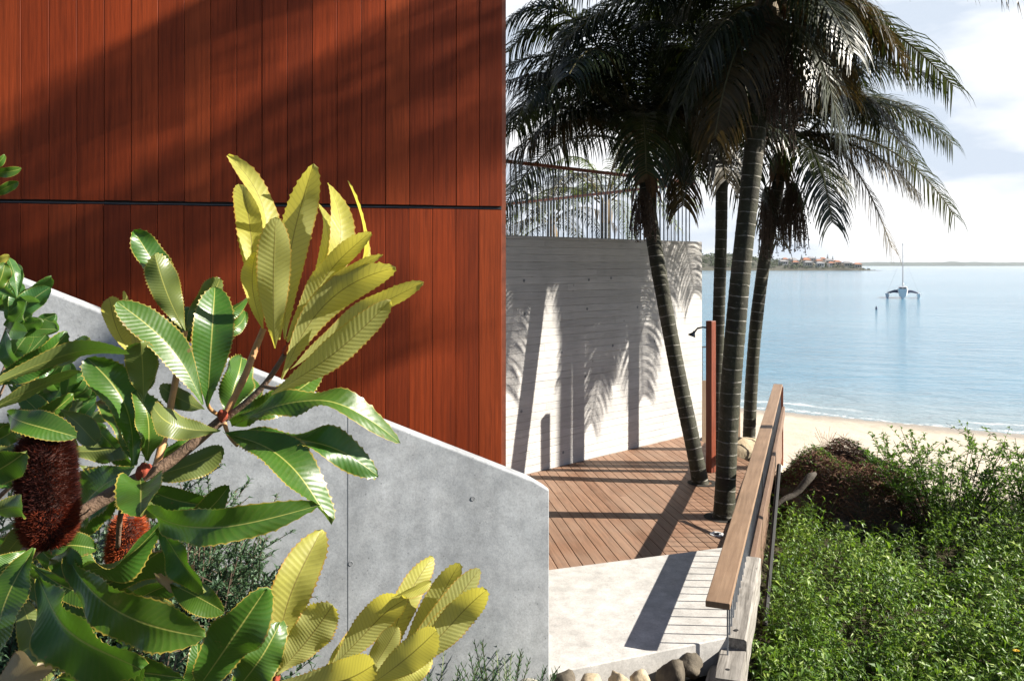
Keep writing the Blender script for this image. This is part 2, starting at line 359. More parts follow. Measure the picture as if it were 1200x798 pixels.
M['young_stem'] = plain('young_banksia_stem', (.42, .22, .09), .6, 0, .25, 40, .2)
M['bud'] = plain('rusty_bud_felt', (.26, .045, .02), .9, 0, .3, 60, .3)
M['cone_core'] = plain('flower_spike_core', (.05, .018, .012), .95, 0, .4, 60, .5)
M['cone_hair'] = mat_simpleleaf('flower_spike_styles', (.020, .006, .006), (.06, .013, .009), (.26, .045, .015), (.3, .05, .02), .12, .6)
M['cone_hair2'] = mat_simpleleaf('orange_flower_styles', (.22, .035, .012), (.36, .065, .02), (.48, .11, .03), (.5, .1, .03), .15, .6)
M['trunk'] = mat_trunk()
M['frond'] = mat_simpleleaf('palm_frond', (.006, .010, .004), (.012, .020, .007), (.036, .044, .016), (.11, .15, .02), .09, .34)  # frond colour taken near black, with the crown's shade in it
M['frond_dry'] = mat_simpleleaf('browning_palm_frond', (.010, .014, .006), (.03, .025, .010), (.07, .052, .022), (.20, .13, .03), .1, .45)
M['frond_far'] = mat_simpleleaf('sunlit_palm_frond', (.04, .07, .02), (.07, .115, .03), (.15, .19, .05), (.25, .32, .05), .25, .4)  # lighter copy of the frond colour; sunlight is put into its tone
M['rachis'] = plain('palm_rachis', (.10, .085, .03), .55, 0, .3, 20, .2)
M['boot'] = plain('palm_dead_sheath', (.15, .085, .045), .9, 0, .45, 14, .5)
M['shaft'] = plain('palm_crownshaft', (.12, .085, .045), .8, 0, .45, 8, .4)
M['fruit'] = plain('palm_fruit_strands', (.07, .045, .03), .7, 0, .4, 20, .2)
M['steel'] = plain('dark_steel', (.10, .105, .115), .45, .6, .2, 10, 0)
M['steelblue'] = plain('galvanised_steel', (.30, .34, .40), .4, .7, .15, 10, 0)
M['black'] = plain('black_steel', (.006, .006, .007), .65, 0, .2, 10, 0)
M['rail_red'] = plain('red_timber_rail', (.24, .075, .035), .5, 0, .3, 8, .1)
RAZ = math.atan2(3.77, 10.04)
M['rail'] = mat_timber('weathered_handrail_timber', (.19, .12, .075), (.30, .20, .13), (0, 0, RAZ), (1, .05, 1), 24)
M['rail2'] = mat_timber('brown_rail_timber', (.14, .085, .058), (.22, .145, .10), (0, 0, RAZ), (1, .05, 1), 24)
M['sleeper'] = mat_timber('silvered_sleeper_timber', (.10, .09, .078), (.42, .395, .36), (0, 0, RAZ), (1, .04, 1), 30, .85)
M['post'] = mat_timber('red_shower_post_timber', (.13, .030, .014), (.24, .060, .028), (0,0,0), (1, 1, .05), 24, .45)
M['screen'] = mat_timber('brown_screen_timber', (.15, .10, .065), (.24, .17, .115), (0,0,0), (1, 1, .06), 24, .6)
M['sand'] = mat_sand(); M['soil'] = mat_soil(); M['sea'] = mat_sea()
M['sandstone'] = mat_rock('sandstone', (.34, .26, .16), (.52, .44, .31)); M['darkrock'] = mat_rock('mossy_rock', (.05, .042, .032), (.16, .135, .10))
M['palerock'] = mat_rock('pale_rock', (.36, .33, .28), (.58, .53, .44), 5); M['log'] = mat_rock('driftwood', (.035, .028, .022), (.10, .085, .07), 4)
M['weed'] = mat_simpleleaf('weed_leaves', (.022, .060, .006), (.095, .19, .016), (.32, .41, .08), (.26, .46, .03), .25, .48)
M['weedstem'] = plain('weed_stems', (.10, .13, .04), .6, 0, .3, 20, 0)
M['shrubleaf'] = mat_simpleleaf('shrub_leaves', (.035, .085, .012), (.08, .16, .02), (.24, .34, .07), (.22, .42, .04), .3, .38)
M['twig'] = plain('shrub_twigs', (.09, .06, .04), .8, 0, .3, 20, .2)
M['drybrush'] = mat_simpleleaf('dead_brush', (.07, .032, .018), (.15, .066, .036), (.24, .13, .08), (.2, .08, .04), .1, .8)
M['rosemary'] = mat_simpleleaf('fine_grey_leaves', (.035, .075, .035), (.075, .135, .070), (.19, .26, .17), (.2, .35, .12), .2, .5)
M['succ'] = mat_simpleleaf('succulent_leaves', (.05, .12, .045), (.10, .20, .08), (.20, .31, .13), (.15, .3, .08), .12, .35)
M['yellow'] = plain('yellow_petals', (.85, .55, .02), .6, 0, .1, 20, 0)
M['white'] = plain('white_gelcoat', (.78, .79, .80), .3, 0, .04, 4, 0); M['navy'] = plain('navy_canvas', (.11, .13, .19), .7, 0, .2, 4, 0)
M['alu'] = plain('aluminium_spar', (.24, .26, .29), .4, .5, .1, 4, 0)
M['hsoil'] = plain('headland_rock', (.07, .068, .05), .9, 0, .5, .06, 0); M['hill'] = plain('far_hills', (.05, .075, .06), .9, 0, .3, .004, 0)
M['htree'] = mat_simpleleaf('far_tree_leaves', (.02, .035, .018), (.04, .06, .025), (.07, .09, .04), (.1, .12, .04), .1, .8)
M['roofred'] = plain('terracotta_roof', (.38, .17, .10), .8, 0, .15, 1, 0); M['roofgrey'] = plain('grey_roof', (.30, .29, .29), .8, 0, .15, 1, 0)
M['wallcream'] = plain('cream_render', (.68, .60, .48), .8, 0, .08, 1, 0); M['wallwhite'] = plain('white_render', (.74, .72, .68), .8, 0, .06, 1, 0)
M['glass'] = plain('dark_window', (.03, .035, .045), .1, 0, .1, 1, 0)
M['hole'] = plain('dark_hole', (.01, .01, .01), .9, 0, .1, 10, 0); M['cutout_ring'] = plain('cutout_dark', (.022, .018, .014), .95, 0, .3, 40, .4)  # the ring colour paints the darkness of the trunk cut-outs
M['chrome'] = plain('brushed_steel', (.55, .55, .56), .25, 1.0, .05, 10, 0); M['joint'] = plain('joint_grey', (.19, .20, .21), .9, 0, .2, 20, .2)  # plain grey for the tie holes and the panel joint
M['lens'] = plain('frosted_lens', (.7, .72, .74), .2, 0, .05, 10, 0); M['terr'] = plain('terrace_paving', (.35, .33, .31), .8, 0, .15, 4, .2)

# ------------------------------------------------------------------ terrain, beach, sea
RN = Vector((1.41, 5.46, .59)); RD = Vector((3.77, 10.04, 0)).normalized(); RS = Vector((RD.y, -RD.x, 0))   # rail start, direction, side (to the right)
def rail_at(s, side=0.0, z=0.0): q = RN + RD * s + RS * side; return Vector((q.x, q.y, z))
def sm(a, b, x): x = max(0, min(1, (x - a) / (b - a))); return x * x * (3 - 2 * x)
def shore_d(x, y): return (Vector((x, y, 0)) - Vector((SHORE_A.x, SHORE_A.y, 0))).dot(shn)
def tz(x, y):
    p = Vector((x - RN.x, y - RN.y, 0)); side = p.dot(RS)
    d = shore_d(x, y)
    beach = -2.0 - d * .085 if d > -9 else -2.0 + .765 + (-9 - d) * .05
    beach = min(beach, -.75)
    gard = -.62 + .05 * noise.noise(Vector((x * .7, y * .7, 0)))
    z = gard + (beach - gard) * sm(11.6, 13.8, y)
    if side < .25:                                          # under deck and left of the rail
        k = sm(.25, -.1, side); zz = -.45 if y < 12 else -.45 + (beach + .45) * sm(13.5, 17, y)
        if y < 5.3: zz = .0
        z = z + (zz - z) * k
    lef = .12 + (1.25 - .12) * sm(4.3, 1.6, y)              # bank the photographer and the banksia stand on
    z = z + (lef - z) * sm(.9, .2, x) * sm(5.25, 4.9, y) if x < .9 else z
    if y < 4.5 and x >= -.2: z = z + (lef - z) * sm(4.2, 2.2, y)
    return z + .02 * noise.noise(Vector((x * 3, y * 3, 2)))
def axis(lo, hi, fine_lo, fine_hi, f, c):
    a = []; x = lo
    while x < hi:
        a.append(x); x += f if fine_lo <= x < fine_hi else c
    return a + [hi]
xs = axis(-40, 90, -4, 16, .18, 2.0); ys = axis(-12, 70, 0, 32, .18, 2.0)
gv = [(x, y, tz(x, y)) for y in ys for x in xs]; nx = len(xs)
sand, soil = MB(), MB()
smap, gmap = {}, {}
def put(mb, mp_, idx):
    out_ = []
    for i in idx:
        if i not in mp_: mp_[i] = len(mb.v); mb.v.append(gv[i])
        out_.append(mp_[i])
    mb.face(out_)
for j in range(len(ys) - 1):
    for i in range(nx - 1):
        cx, cy = (xs[i] + xs[i+1]) / 2, (ys[j] + ys[j+1]) / 2
        q = (j*nx+i, j*nx+i+1, (j+1)*nx+i+1, (j+1)*nx+i)
        edge = 12.1 + .5 * noise.noise(Vector((cx * 1.3, cy * .4, 5)))
        if cy > edge: put(sand, smap, q)
        else: put(soil, gmap, q)
tag(sand.build('beach', M['sand'], smooth=True), kind='structure')
tag(soil.build('garden_ground', M['soil'], smooth=True), kind='structure')
sea = MB(); sea.add([(-9000, -2, -2), (9000, -2, -2), (9000, 16000, -2), (-9000, 16000, -2)], [(0,1,2,3)])
# sea starts at the shore: keep a wedge of it under the beach only
tag(sea.build('sea', M['sea']), kind='structure')

# ------------------------------------------------------------------ far shore
hl = MB(); HD = 720.0
cols_ = 70
def ridge(px):
    if px > 1040: return 0
    a = 4.0 + 4.5 * sm(1034, 985, px) + 7.5 * sm(945, 850, px)
    return a * (1 if px < 1010 else sm(1040, 1006, px)) * (.9 + .2 * noise.noise(Vector((px * .03, 0, 0)))) + .6
for i in range(cols_ + 1):
    px = 700 + (1044 - 700) * i / cols_; r = ridge(px)
    for k, (dy, hh) in enumerate(((0, -.1), (4, .12), (40, .55), (90, 1.0), (190, .8), (300, 0))):
        X = (px - 600) / FPX * HD; hl.v.append((X + dy * .15, HD + dy, -2 + (max(0, r) * hh if k else -.6) + .5 * noise.noise(Vector((X*.05, dy*.05, 1)))))
for i in range(cols_):
    for k in range(5): a = i*6+k; hl.face((a, a+6, a+7, a+1))
tag(hl.build('headland', M['hsoil'], smooth=True), kind='structure')
def hl_z(px, dy):
    r = ridge(px); pts = ((0, 0), (4, .12), (40, .55), (90, 1.0), (190, .8), (300, 0))
    for (a, ha), (b, hb) in zip(pts, pts[1:]):
        if a <= dy <= b: return -2 + r * (ha + (hb - ha) * (dy - a) / (b - a))
    return -2
def hl_xyz(px, dy): return Vector(((px - 600) / FPX * HD + dy * .15, HD + dy, hl_z(px, dy)))
hills = MB(); n_ = 90
for i in range(n_ + 1):
    px = 1000 + 330 * i / n_; X = (px - 600) / FPX * 5200
    h = 27 + 13 * noise.noise(Vector((px * .018, 3, 0))) + 5 * noise.noise(Vector((px * .07, 3, 0)))
    h *= sm(985, 1040, px) if px < 1040 else 1
    hills.v += [(X, 5200, -4), (X, 5230, -2 + h * .55), (X, 5400, -2 + h), (X, 5900, -4)]
for i in range(n_):
    for k in range(3): a = i*4+k; hills.face((a, a+4, a+5, a+1))
tag(hills.build('far_hills', M['hill'], smooth=True), kind='structure')
# scrub cover of the headland: one mass of leaf clumps
sc_ = MB(); r_ = random.Random(3)
def clump(mb, c, r, n, rr, flat=.8, size=.3):
    for _ in range(n):
        while True:
            d = Vector((rr.uniform(-1, 1), rr.uniform(-1, 1), rr.uniform(-1, 1)))
            if d.length <= 1: break
        q = c + Vector((d.x * r, d.y * r, d.z * r * flat)); s = r * size * rr.uniform(.6, 1.3)
        a = Vector((rr.uniform(-1, 1), rr.uniform(-1, 1), rr.uniform(-1, 1))).normalized(); b = a.orthogonal().normalized()
        mb.c = rr.random(); mb.add([q - a*s, q + b*s*.6, q + a*s, q - b*s*.6], [(0,1,2,3)])
for _ in range(1000):
    px = r_.uniform(705, 1030); dy = r_.uniform(6, 150); q = hl_xyz(px, dy); r = r_.uniform(1.2, 3.2) * (1 if px < 1005 else .5)
    if r_.random() < .35 and 925 < px < 1000: continue
    clump(sc_, q + Vector((0, 0, r * .5)), r, 26, r_)
tag(sc_.build('headland_scrub', M['htree']), 'dark scrub and trees massed over the far headland', 'scrub', kind='stuff')
# houses on the headland
hlab = {}
looks = ['cream house with red roof', 'white house with grey roof', 'white block with red roof', 'cream block with grey roof']
hspots = [(942, 40, 0), (948, 62, 1), (955, 30, 3), (961, 58, 0), (966, 78, 2), (968, 26, 1), (974, 48, 0), (980, 70, 3), (983, 30, 2), (988, 55, 1),
          (993, 36, 0), (998, 64, 2), (1003, 30, 3), (1008, 45, 1), (937, 70, 2), (951, 85, 3), (976, 88, 1), (990, 84, 0), (1014, 26, 0), (930, 50, 1)]
names_rank = {}
for k, (px, dy, st) in enumerate(hspots):
    b = hl_xyz(px, dy); w, d, h = r_.uniform(5, 8), r_.uniform(5, 7), r_.uniform(2.6, 4.2)
    where = ['low on the headland near the water', 'halfway up the far headland', 'high on the ridge of the far headland'][0 if dy < 36 else 1 if dy < 66 else 2]
    o = empty('house', b, looks[st] + ' ' + where, 'house', 'houses on the far headland')
    wl = MB(); wl.box(b + Vector((0, 0, h/2 - .5)), (w, d, h + 1)); wl.build('wall', M['wallcream' if st in (0, 3) else 'wallwhite'], o)
    rf = MB(); z = b.z + h + .003; e = .5
    rf.add([(b.x-w/2-e, b.y-d/2-e, z), (b.x+w/2+e, b.y-d/2-e, z), (b.x+w/2+e, b.y+d/2+e, z), (b.x-w/2-e, b.y+d/2+e, z), (b.x-w/4, b.y, z+1.5), (b.x+w/4, b.y, z+1.5)],
           [(0,1,5,4), (1,2,5), (2,3,4,5), (3,0,4), (3,2,1,0)]); rf.build('roof', M['roofred' if st in (0, 2) else 'roofgrey'], o)
    for wx in (-.28, 0, .28):
        wn = MB(); wn.box((b.x + wx*w, b.y - d/2 - .03, b.z + h*.55), (w*.16, .06, h*.4)); wn.build('window', M['glass'], o)
# Norfolk pines on the ridge
def pine(px, dy, h, label):
    b = hl_xyz(px, dy); o = empty('norfolk_pine', b, label, 'tree', 'pines on the headland ridge')
    t = MB(); t.tube([b - Vector((0,0,.5)), b + Vector((0, 0, h))], [.3, .08], 6); t.build('trunk', M['twig'], o)
    c = MB(); n = 9
    for k in range(n):
        z = h * (.16 + .82 * k / n); rad = h * .2 * (1 - k / n) + .25
        for a in range(7):
            an = a * .9 + k; tip = b + Vector((math.cos(an) * rad, math.sin(an) * rad, z + rad * .25)); r0 = b + Vector((0, 0, z))
            sd = Vector((-math.sin(an), math.cos(an), .3)) * rad * .33; c.c = r_.random(); c.add([r0 + sd*.4, tip + sd*.6, tip - sd*.6, r0 - sd*.4 - Vector((0,0,.5))], [(0,1,2,3)])
    c.build('crown', M['htree'], o)
pine(997, 85, 9, 'left one of the two dark pines standing together on headland end'); pine(1002, 80, 8, 'right one of the two dark pines standing together on headland end')
pine(966, 96, 8, 'single thin pine above the middle of the headland houses'); pine(975, 98, 5, 'short pine just right of the thin pine on the ridge')
pine(985, 98, 5.5, 'short pine left of the paired pines on the ridge'); pine(856, 60, 11, 'tall dark pine on headland between the palm trunks')

# ------------------------------------------------------------------ trimaran at anchor
bb = G(1058, 349, -2.0)
tri = empty('trimaran', bb, 'white trimaran yacht with bare mast anchored in the bay', 'boat')
tri.rotation_euler = (0, 0, -math.atan2(458, 933))
def hull(mb, c, ln, w, h, rise=.25):
    n = 9; b = len(mb.v)
    for i in range(n + 1):
        t = i / n; x = -ln/2 + ln * t; k = math.sin(math.pi * (.08 + .84 * t)) ** .6 if t > .25 else .8 + .2 * t / .25
        zz = h * (1 + rise * (1 - t))
        for sx_, z in ((-1, zz), (-.75, h*.35), (0, -.15), (.75, h*.35), (1, zz)):
            mb.v.append((c.x + sx_ * w/2 * k, c.y + x, c.z + z))
    for i in range(n):
        for k in range(4): a = b+i*5+k; mb.face((a, a+1, a+6, a+5))
        a = b+i*5; mb.face((a, a+5, a+9, a+4))
    mb.face([b+k for k in range(5)][::-1]); mb.face([b+n*5+k for k in range(5)])
mb = MB(); hull(mb, bb, 7.5, 1.5, 1.15); hl_ = mb.build('hull', M['white'], tri)
for sx_ in (-1, 1):
    mb = MB(); hull(mb, bb + Vector((2.1*sx_, .2, 0)), 6.2, .6, .6); mb.build('float', M['white'], tri)
    mb = MB(); mb.beam(bb + Vector((.4*sx_, -.8, 1.05)), bb + Vector((2.1*sx_, -.8, .72)), .22, .22); mb.beam(bb + Vector((.4*sx_, 1.2, 1.05)), bb + Vector((2.1*sx_, 1.2, .72)), .22, .22); mb.build('crossbeam', M['white'], tri)
    mb = MB(); vs_ = []
    for xx, z0_, z1_ in ((.6, .72, 1.22), (1.3, .82, 1.12), (2.0, .66, .84)):
        for yy in (-1.0, 1.3): vs_ += [bb + Vector((xx*sx_, yy, z0_)), bb + Vector((xx*sx_, yy, z1_))]
    mb.add(vs_, [(0,1,3,2), (4,6,7,5)[::-1], (0,4,5,1), (4,8,9,5), (2,3,7,6), (6,7,11,10), (1,5,7,3), (5,9,11,7), (0,2,6,4), (4,6,10,8), (8,10,11,9)])
    mb.build('net', M['navy'], tri)
mb = MB(); mb.box(bb + Vector((0, .3, 1.4)), (1.2, 2.4, .6)); mb.build('cabin', M['white'], tri, bevel=.12)
mb = MB(); mb.box(bb + Vector((0, -.93, 1.45)), (.9, .05, .22)); mb.build('window', M['glass'], tri)
mb = MB(); mb.tube([bb + Vector((0, .2, 1.0)), bb + Vector((0, .2, 8.2))], [.10, .07], 8); ms = mb.build('mast', M['alu'], tri)
mb = MB(); mb.tube([bb + Vector((0, .25, 1.9)), bb + Vector((0.1, 3.2, 1.95))], .06, 8); mb.build('boom', M['alu'], tri)
mb = MB(); mb.tube([bb + Vector((0, .4, 2.02)), bb + Vector((0.1, 3.0, 2.08))], [.13, .09], 8); mb.build('furled_sail', M['white'], tri)
for q in ((2.2, .8, .6), (-2.2, .8, .6), (0, -3.6, .9), (0, 3.6, .9)):
    mb = MB(); mb.tube([bb + Vector(q), bb + Vector((0, .2, 8.0 if q[0] == 0 else 6.6))], .012, 4); mb.build('stay', M['alu'], tri)
q = G(1027, 363, -2.0); mb = MB(); mb.tube([q + Vector((0,0,-.2)), q + Vector((0,0,.05)), q + Vector((0,0,.28)), q + Vector((0,0,.4))], [.06, .12, .11, .03], 8)
tag(mb.build('mooring_buoy', M['navy'], smooth=True), 'small dark mooring buoy floating near the trimaran', 'buoy')

# ------------------------------------------------------------------ timber house
CD = Vector((math.cos(R(11)), math.sin(R(11)), 0)); CN = Vector((CD.y, -CD.x, 0))      # along the cladding, out of it
C0 = Vector((-.0787, 6.1, 0)); SEAM = 3.338
house = empty('timber_house', C0 + CD * -2.4 + CN * -2.0, 'house wall clad in tall red-brown cedar boards in two tiers', 'house')
def clad(z0, z1, seed, off):
    rr = random.Random(seed); mb = MB(); s = 0.0; bw = .176
    while s < 5.4:
        w = bw; mb.c = min(1, max(0, rr.gauss(.5, .27)))
        a, b = max(0, s + .0019 + off), s + w - .0019 + off; prd = rr.uniform(-.0015, .0015)
        pa, pb = C0 - CD * a, C0 - CD * b; out_ = CN * (.022 + prd); bev = .0012
        vs = []
        for z in (z0 + rr.uniform(0, .004), z1 - rr.uniform(0, .004)):
            vs += [pa + Vector((0,0,z)), pa + out_ - CN*bev + Vector((0,0,z)), pa + out_ - CD*bev + Vector((0,0,z)), pb + out_ + CD*bev + Vector((0,0,z)), pb + out_ - CN*bev + Vector((0,0,z)), pb + Vector((0,0,z))]
        mb.add(vs, [(0,1,7,6)[::-1], (1,2,8,7)[::-1], (2,3,9,8)[::-1], (3,4,10,9)[::-1], (4,5,11,10)[::-1], (0,1,2,3,4,5), (6,7,8,9,10,11)[::-1]])
        s += w
    return mb
clad(SEAM + .012, 6.4, 11, 0).build('upper_cladding', M['clad'], house)
clad(.3, SEAM - .014, 23, .004).build('lower_cladding', M['clad'], house)
mb = MB(); a = C0 - CD * .002 - CN * .003; b = C0 - CD * 5.4 - CN * .003; bk = -CN * 4.0
mb.prism([(p.x, p.y) for p in (a, a + bk, b + bk, b)][::-1], -.4, 6.38); mb.build('wall', plain('black_sarking', (.015, .014, .013), .9), house)
mb = MB(); mb.beam(C0 - CD * .004 + CN * .001 + Vector((0,0,SEAM - .004)), C0 - CD * 5.4 + CN * .001 + Vector((0,0,SEAM - .004)), .008, .006); mb.build('flashing', M['steel'], house)
mb = MB(); mb.beam(C0 + CD * .006 - CN * .01 + Vector((0,0,.3)), C0 + CD * .006 - CN * .01 + Vector((0,0,6.4)), .055, .011, up=CN); mb.build('corner_trim', M['rail_red'], house)

# ------------------------------------------------------------------ grey stair wall
WD = Vector((-math.cos(R(18)), -math.sin(R(18)), 0)); WN = Vector((-WD.y, WD.x, 0)); WN = Vector((math.sin(R(18)), -math.cos(R(18)), 0))
W0 = Vector((.24, 5.14, 0)); TH = .15
sw = empty('stair_wall', W0 + WD * 1.5, 'sloping smooth grey concrete stair wall in front of the cedar cladding', 'wall')
zt = lambda t: 1.457 + (1.526 - 1.457) * t / .1085 if t < .1085 else 1.526 + (t - .1085) * .4514
ts = [0, .1085] + [.1085 + 4.6 * k / 20 for k in range(1, 21)]
mb = MB(); n = len(ts); ch = .012
for t in ts:
    f = W0 + WD * t; bk = f - WN * TH; z = zt(t)
    for p, zz in ((f, -.25), (f, z - ch), (f - WN * ch, z), (bk + WN * ch, z), (bk, z - ch), (bk, -.25)): mb.v.append((p.x, p.y, zz))
for i in range(n - 1):
    for k in range(5): a = i*6+k; mb.face((a, a+1, a+7, a+6))
mb.face([0,5,4,3,2,1]); e = (n-1)*6; mb.face([e+k for k in range(6)]); wl = mb.build('wall', M['grey'], sw, bevel=.006)
def on_wall(px, py):
    k = (px - 600) / FPX; t = (W0.x - k * W0.y) / (k * WD.y - WD.x); f = W0 + WD * t
    return f + Vector((0, 0, EYE - (py - HZ) / FPX * f.y))
def tie_hole(c, nrm, rad, parent):
    u = Vector((0,0,1)); v = nrm.cross(u); mb = MB(); n = 16; b = 0
    for r, d in ((rad, .002), (rad * .82, .004), (rad * .72, .003), (0.0001, .0025)):
        for k in range(n): an = 2*math.pi*k/n; mb.v.append(tuple(c + nrm * d + (u*math.cos(an) + v*math.sin(an)) * r))
    for i in range(3):
        for k in range(n): k2 = (k+1) % n; mb.face((i*n+k, i*n+k2, (i+1)*n+k2, (i+1)*n+k))
    return mb.build('tie_hole', M['joint'], parent)
for px, py in ((406, 528), (411, 660), (554, 584), (209, 451), (262, 600), (556, 700)): tie_hole(on_wall(px, py), WN, .015, sw)
a, b = on_wall(408, 474), on_wall(408, 760); mb = MB(); mb.beam(a + Vector((0,0,-.03)) + WN*.0005, b + WN*.0005, .004, .002, up=WN); mb.build('panel_joint', M['joint'], sw)

# ------------------------------------------------------------------ board formed white wall and roof terrace
B0, B1 = G(612, 557), G(822, 506); BD = (B1 - B0).normalized(); BN = Vector((BD.y, -BD.x, 0)); BT = 3.31; BL = (B1 - B0).length
bw = empty('board_formed_wall', B0, 'white board-marked concrete wall with palm shadows behind the deck', 'wall')
mb = MB(); a = B0 - BD * 2.4; c = B1 + BD * .02
loc = lambda p: (p.x, p.y)
mb.prism([loc(a), loc(c), loc(c - BN * .24), loc(a - BN * .24)], -1.2, BT)
# give the wall its own axes so that the board marks run along it
me_rot = math.atan2(BD.y, BD.x)
o = mb.build('wall', M['board'], bw)
inv = Matrix.Rotation(-me_rot, 4, 'Z'); o.data.transform(inv); o.rotation_euler = (0, 0, me_rot)
bv = o.modifiers.new('bevel', 'BEVEL'); bv.width = .008; bv.segments = 2
for px, py in ((614, 329), (690, 328), (716, 326), (615, 368), (688, 362), (747, 360), (776, 376), (658, 413), (718, 405), (767, 400), (686, 441), (611, 482), (660, 530)):
    k = (px - 600) / FPX; t = (B0.x - k * B0.y) / (k * BD.y - BD.x); f = B0 + BD * t
    tie_hole(f + Vector((0, 0, EYE - (py - HZ) / FPX * f.y)), BN, .022, bw)
RA = Vector((-.16, 18.7, 0)); BC = B1 - BD * .1 - BN * .12; RAd = (RA - BC); RAd.z = 0; RAl = RAd.length; RAd.normalize()
mb = MB(); q0 = B0 - BD * 2.35 - BN * .242; q1 = B1 - BD*.02 - BN * .242; q2 = BC + RAd * RAl * 1.08; q3 = Vector((-4.5, 15.5, 0))
mb.prism([loc(q) for q in (q0, q1, q2, q3)], -1.2, BT - .12)
te = tag(mb.build('roof_terrace', M['terr']), kind='structure')
def balustrade(name, label, p0, d, length, z0, z1, step, mat, rail_mat, thin=.007):
    o = empty(name, Vector((p0.x, p0.y, z0)), label, 'balustrade')
    rl = MB(); e = p0 + d * length; rl.beam(Vector((p0.x, p0.y, z1)), Vector((e.x, e.y, z1)), .06, .045); rl.build('handrail', rail_mat, o)
    k = 0; s = .03
    while s < length:
        q = p0 + d * s; mb = MB(); mb.beam(Vector((q.x, q.y, z0 - .005)), Vector((q.x, q.y, z1 - .023)), thin*2, thin*2, up=d); mb.build('baluster', mat, o); s += step
    return o
balustrade('roof_balustrade', 'thin steel balustrade with red rail along the top of the white wall', B0 - BD * 1.4 - BN * .12, BD, BL + 1.32, BT, 4.33, .105, M['steel'], M['rail_red'])
balustrade('roof_balustrade', 'pale balusters on the far side of the roof terrace running back to the left', BC + RAd * .1, RAd, RAl, BT - .12, 4.33, .105, M['steelblue'], M['rail_red'])  # paler steel than the front row; sunlight is put into the colour

# ------------------------------------------------------------------ deck, landing
def clip(poly, p, n):
    out_ = []; m = len(poly)
    for i in range(m):
        a, b = poly[i], poly[(i+1) % m]; da, db = (a - p).dot(n), (b - p).dot(n)
        if da >= 0: out_.append(a)
        if da * db < 0: out_.append(a + (b - a) * (da / (da - db)))
    return out_
V2 = lambda p: Vector((p[0], p[1]))
SL = G(645, 667, .26); SR = G(855, 640, .26); SNL = G(645, 790, .26); SNR = G(860, 745, .26)
sd_ = (SR - SL).normalized()
deck_poly = [V2(SL - sd_ * .9), V2(rail_at(1.55, -.02)), V2(rail_at(6.35, -.02)), V2(G(806, 510)), V2(B0 - BD * .9)]
bd = Vector((.165, -.986)).normalized(); bn = Vector((bd.y, -bd.x)) ; dk = MB(); rr = random.Random(5); s = -6.0; bwid = .128
while s < 6:
    p0 = Vector((1, 9)) + bn * s; p1 = Vector((1, 9)) + bn * (s + bwid - .007)
    q = clip(clip(deck_poly, p0, bn), p1, -bn)
    if len(q) > 2:
        # split long boards at random butt joints
        cuts = sorted(rr.uniform(-5, 5) for _ in range(2)); prev = -20
        for cc in cuts + [20]:
            qq = clip(clip(q, Vector((1, 9)) + bd * (prev + .003), bd), Vector((1, 9)) + bd * cc, -bd); prev = cc
            if len(qq) > 2:
                dk.c = min(1, max(0, rr.gauss(.5, .25)))
                ar = sum(qq[i].x * qq[(i+1) % len(qq)].y - qq[(i+1) % len(qq)].x * qq[i].y for i in range(len(qq)))
                dk.prism(qq if ar > 0 else qq[::-1], -.03 , rr.uniform(-.0012, .0))
    s += bwid
dko = tag(dk.build('deck', M['deck'], bevel=.003), kind='structure')
mb = MB(); mb.prism([p for p in deck_poly], -.10, -.034); tag(mb.build('deck_frame', M['hole']), kind='structure')
mb = MB(); poly = [V2(SNL - sd_ * .25), V2(rail_at(.22, -.03)), V2(rail_at(2.15, -.03)), V2(SL - sd_ * .6)]
poly = [V2(SNL - sd_ * .2), V2(SNR + sd_ * .02), V2(SR + sd_*.1), V2(SL - sd_ * .6)]
mb.prism(poly, .02, .26); tag(mb.build('landing_slab', M['slab'], bevel=.008), kind='structure')
mb = MB(); mb.prism([V2(SNL - sd_*.2 + Vector((0,.1,0))), V2(SNR + Vector((-.05,.1,0))), V2(SR + Vector((0,-.1,0))), V2(SL - sd_*.5)], -.5, .018); tag(mb.build('landing_shade_block', M['hole']), kind='structure')  # near-black block; the shade under the slab is put into its colour
# recessed deck light
q = G(840, 626); mb = MB(); n = 24
for r, z in ((.075, 0.0), (.075, .008), (.05, .010), (.045, .004), (.001, .005)):
    for k in range(n): a = 2*math.pi*k/n; mb.v.append((q.x + r*math.cos(a), q.y + r*math.sin(a), z))
for i in range(4):
    for k in range(n): k2 = (k+1)%n; mb.face((i*n+k, i*n+k2, (i+1)*n+k2, (i+1)*n+k))
dl = empty('deck_light', q, 'round white recessed light set into the deck near handrail', 'light')
mb.build('bezel', M['white'], dl, smooth=False)
mb = MB(); 
for k in range(n): a = 2*math.pi*k/n; mb.v.append((q.x + .03*math.cos(a), q.y + .03*math.sin(a), .009))
mb.face(range(n)); mb.build('lens', M['glass'], dl)

# ------------------------------------------------------------------ low timber rail
rl = empty('low_railing', rail_at(0, 0, .26), 'low railing with broad weathered timber handrail beside the deck', 'railing')
RLEN = 10.72
mb = MB(); mb.beam(rail_at(0, 0, .57), rail_at(RLEN, 0, .57), .165, .045); mb.build('handrail', M['rail'], rl, bevel=.006)
mb = MB(); mb.beam(rail_at(1.95, .10, .14), rail_at(RLEN, .10, .06), .05, .21); mb.build('bottom_rail', M['rail2'], rl, bevel=.006)
s = .12
while s < RLEN - .1:
    zb = .2 if s < 1.6 else .1
    mb = MB(); mb.beam(rail_at(s, .055, zb - .12), rail_at(s, .055, .548), .011, .011, up=RD); mb.build('baluster', M['steelblue'], rl); s += .148
for s in (RLEN - .03,):
    mb = MB(); mb.beam(rail_at(s, .07, -1.5), rail_at(s, .07, .547), .055, .055, up=RD); mb.build('post', M['rail_red'], rl)
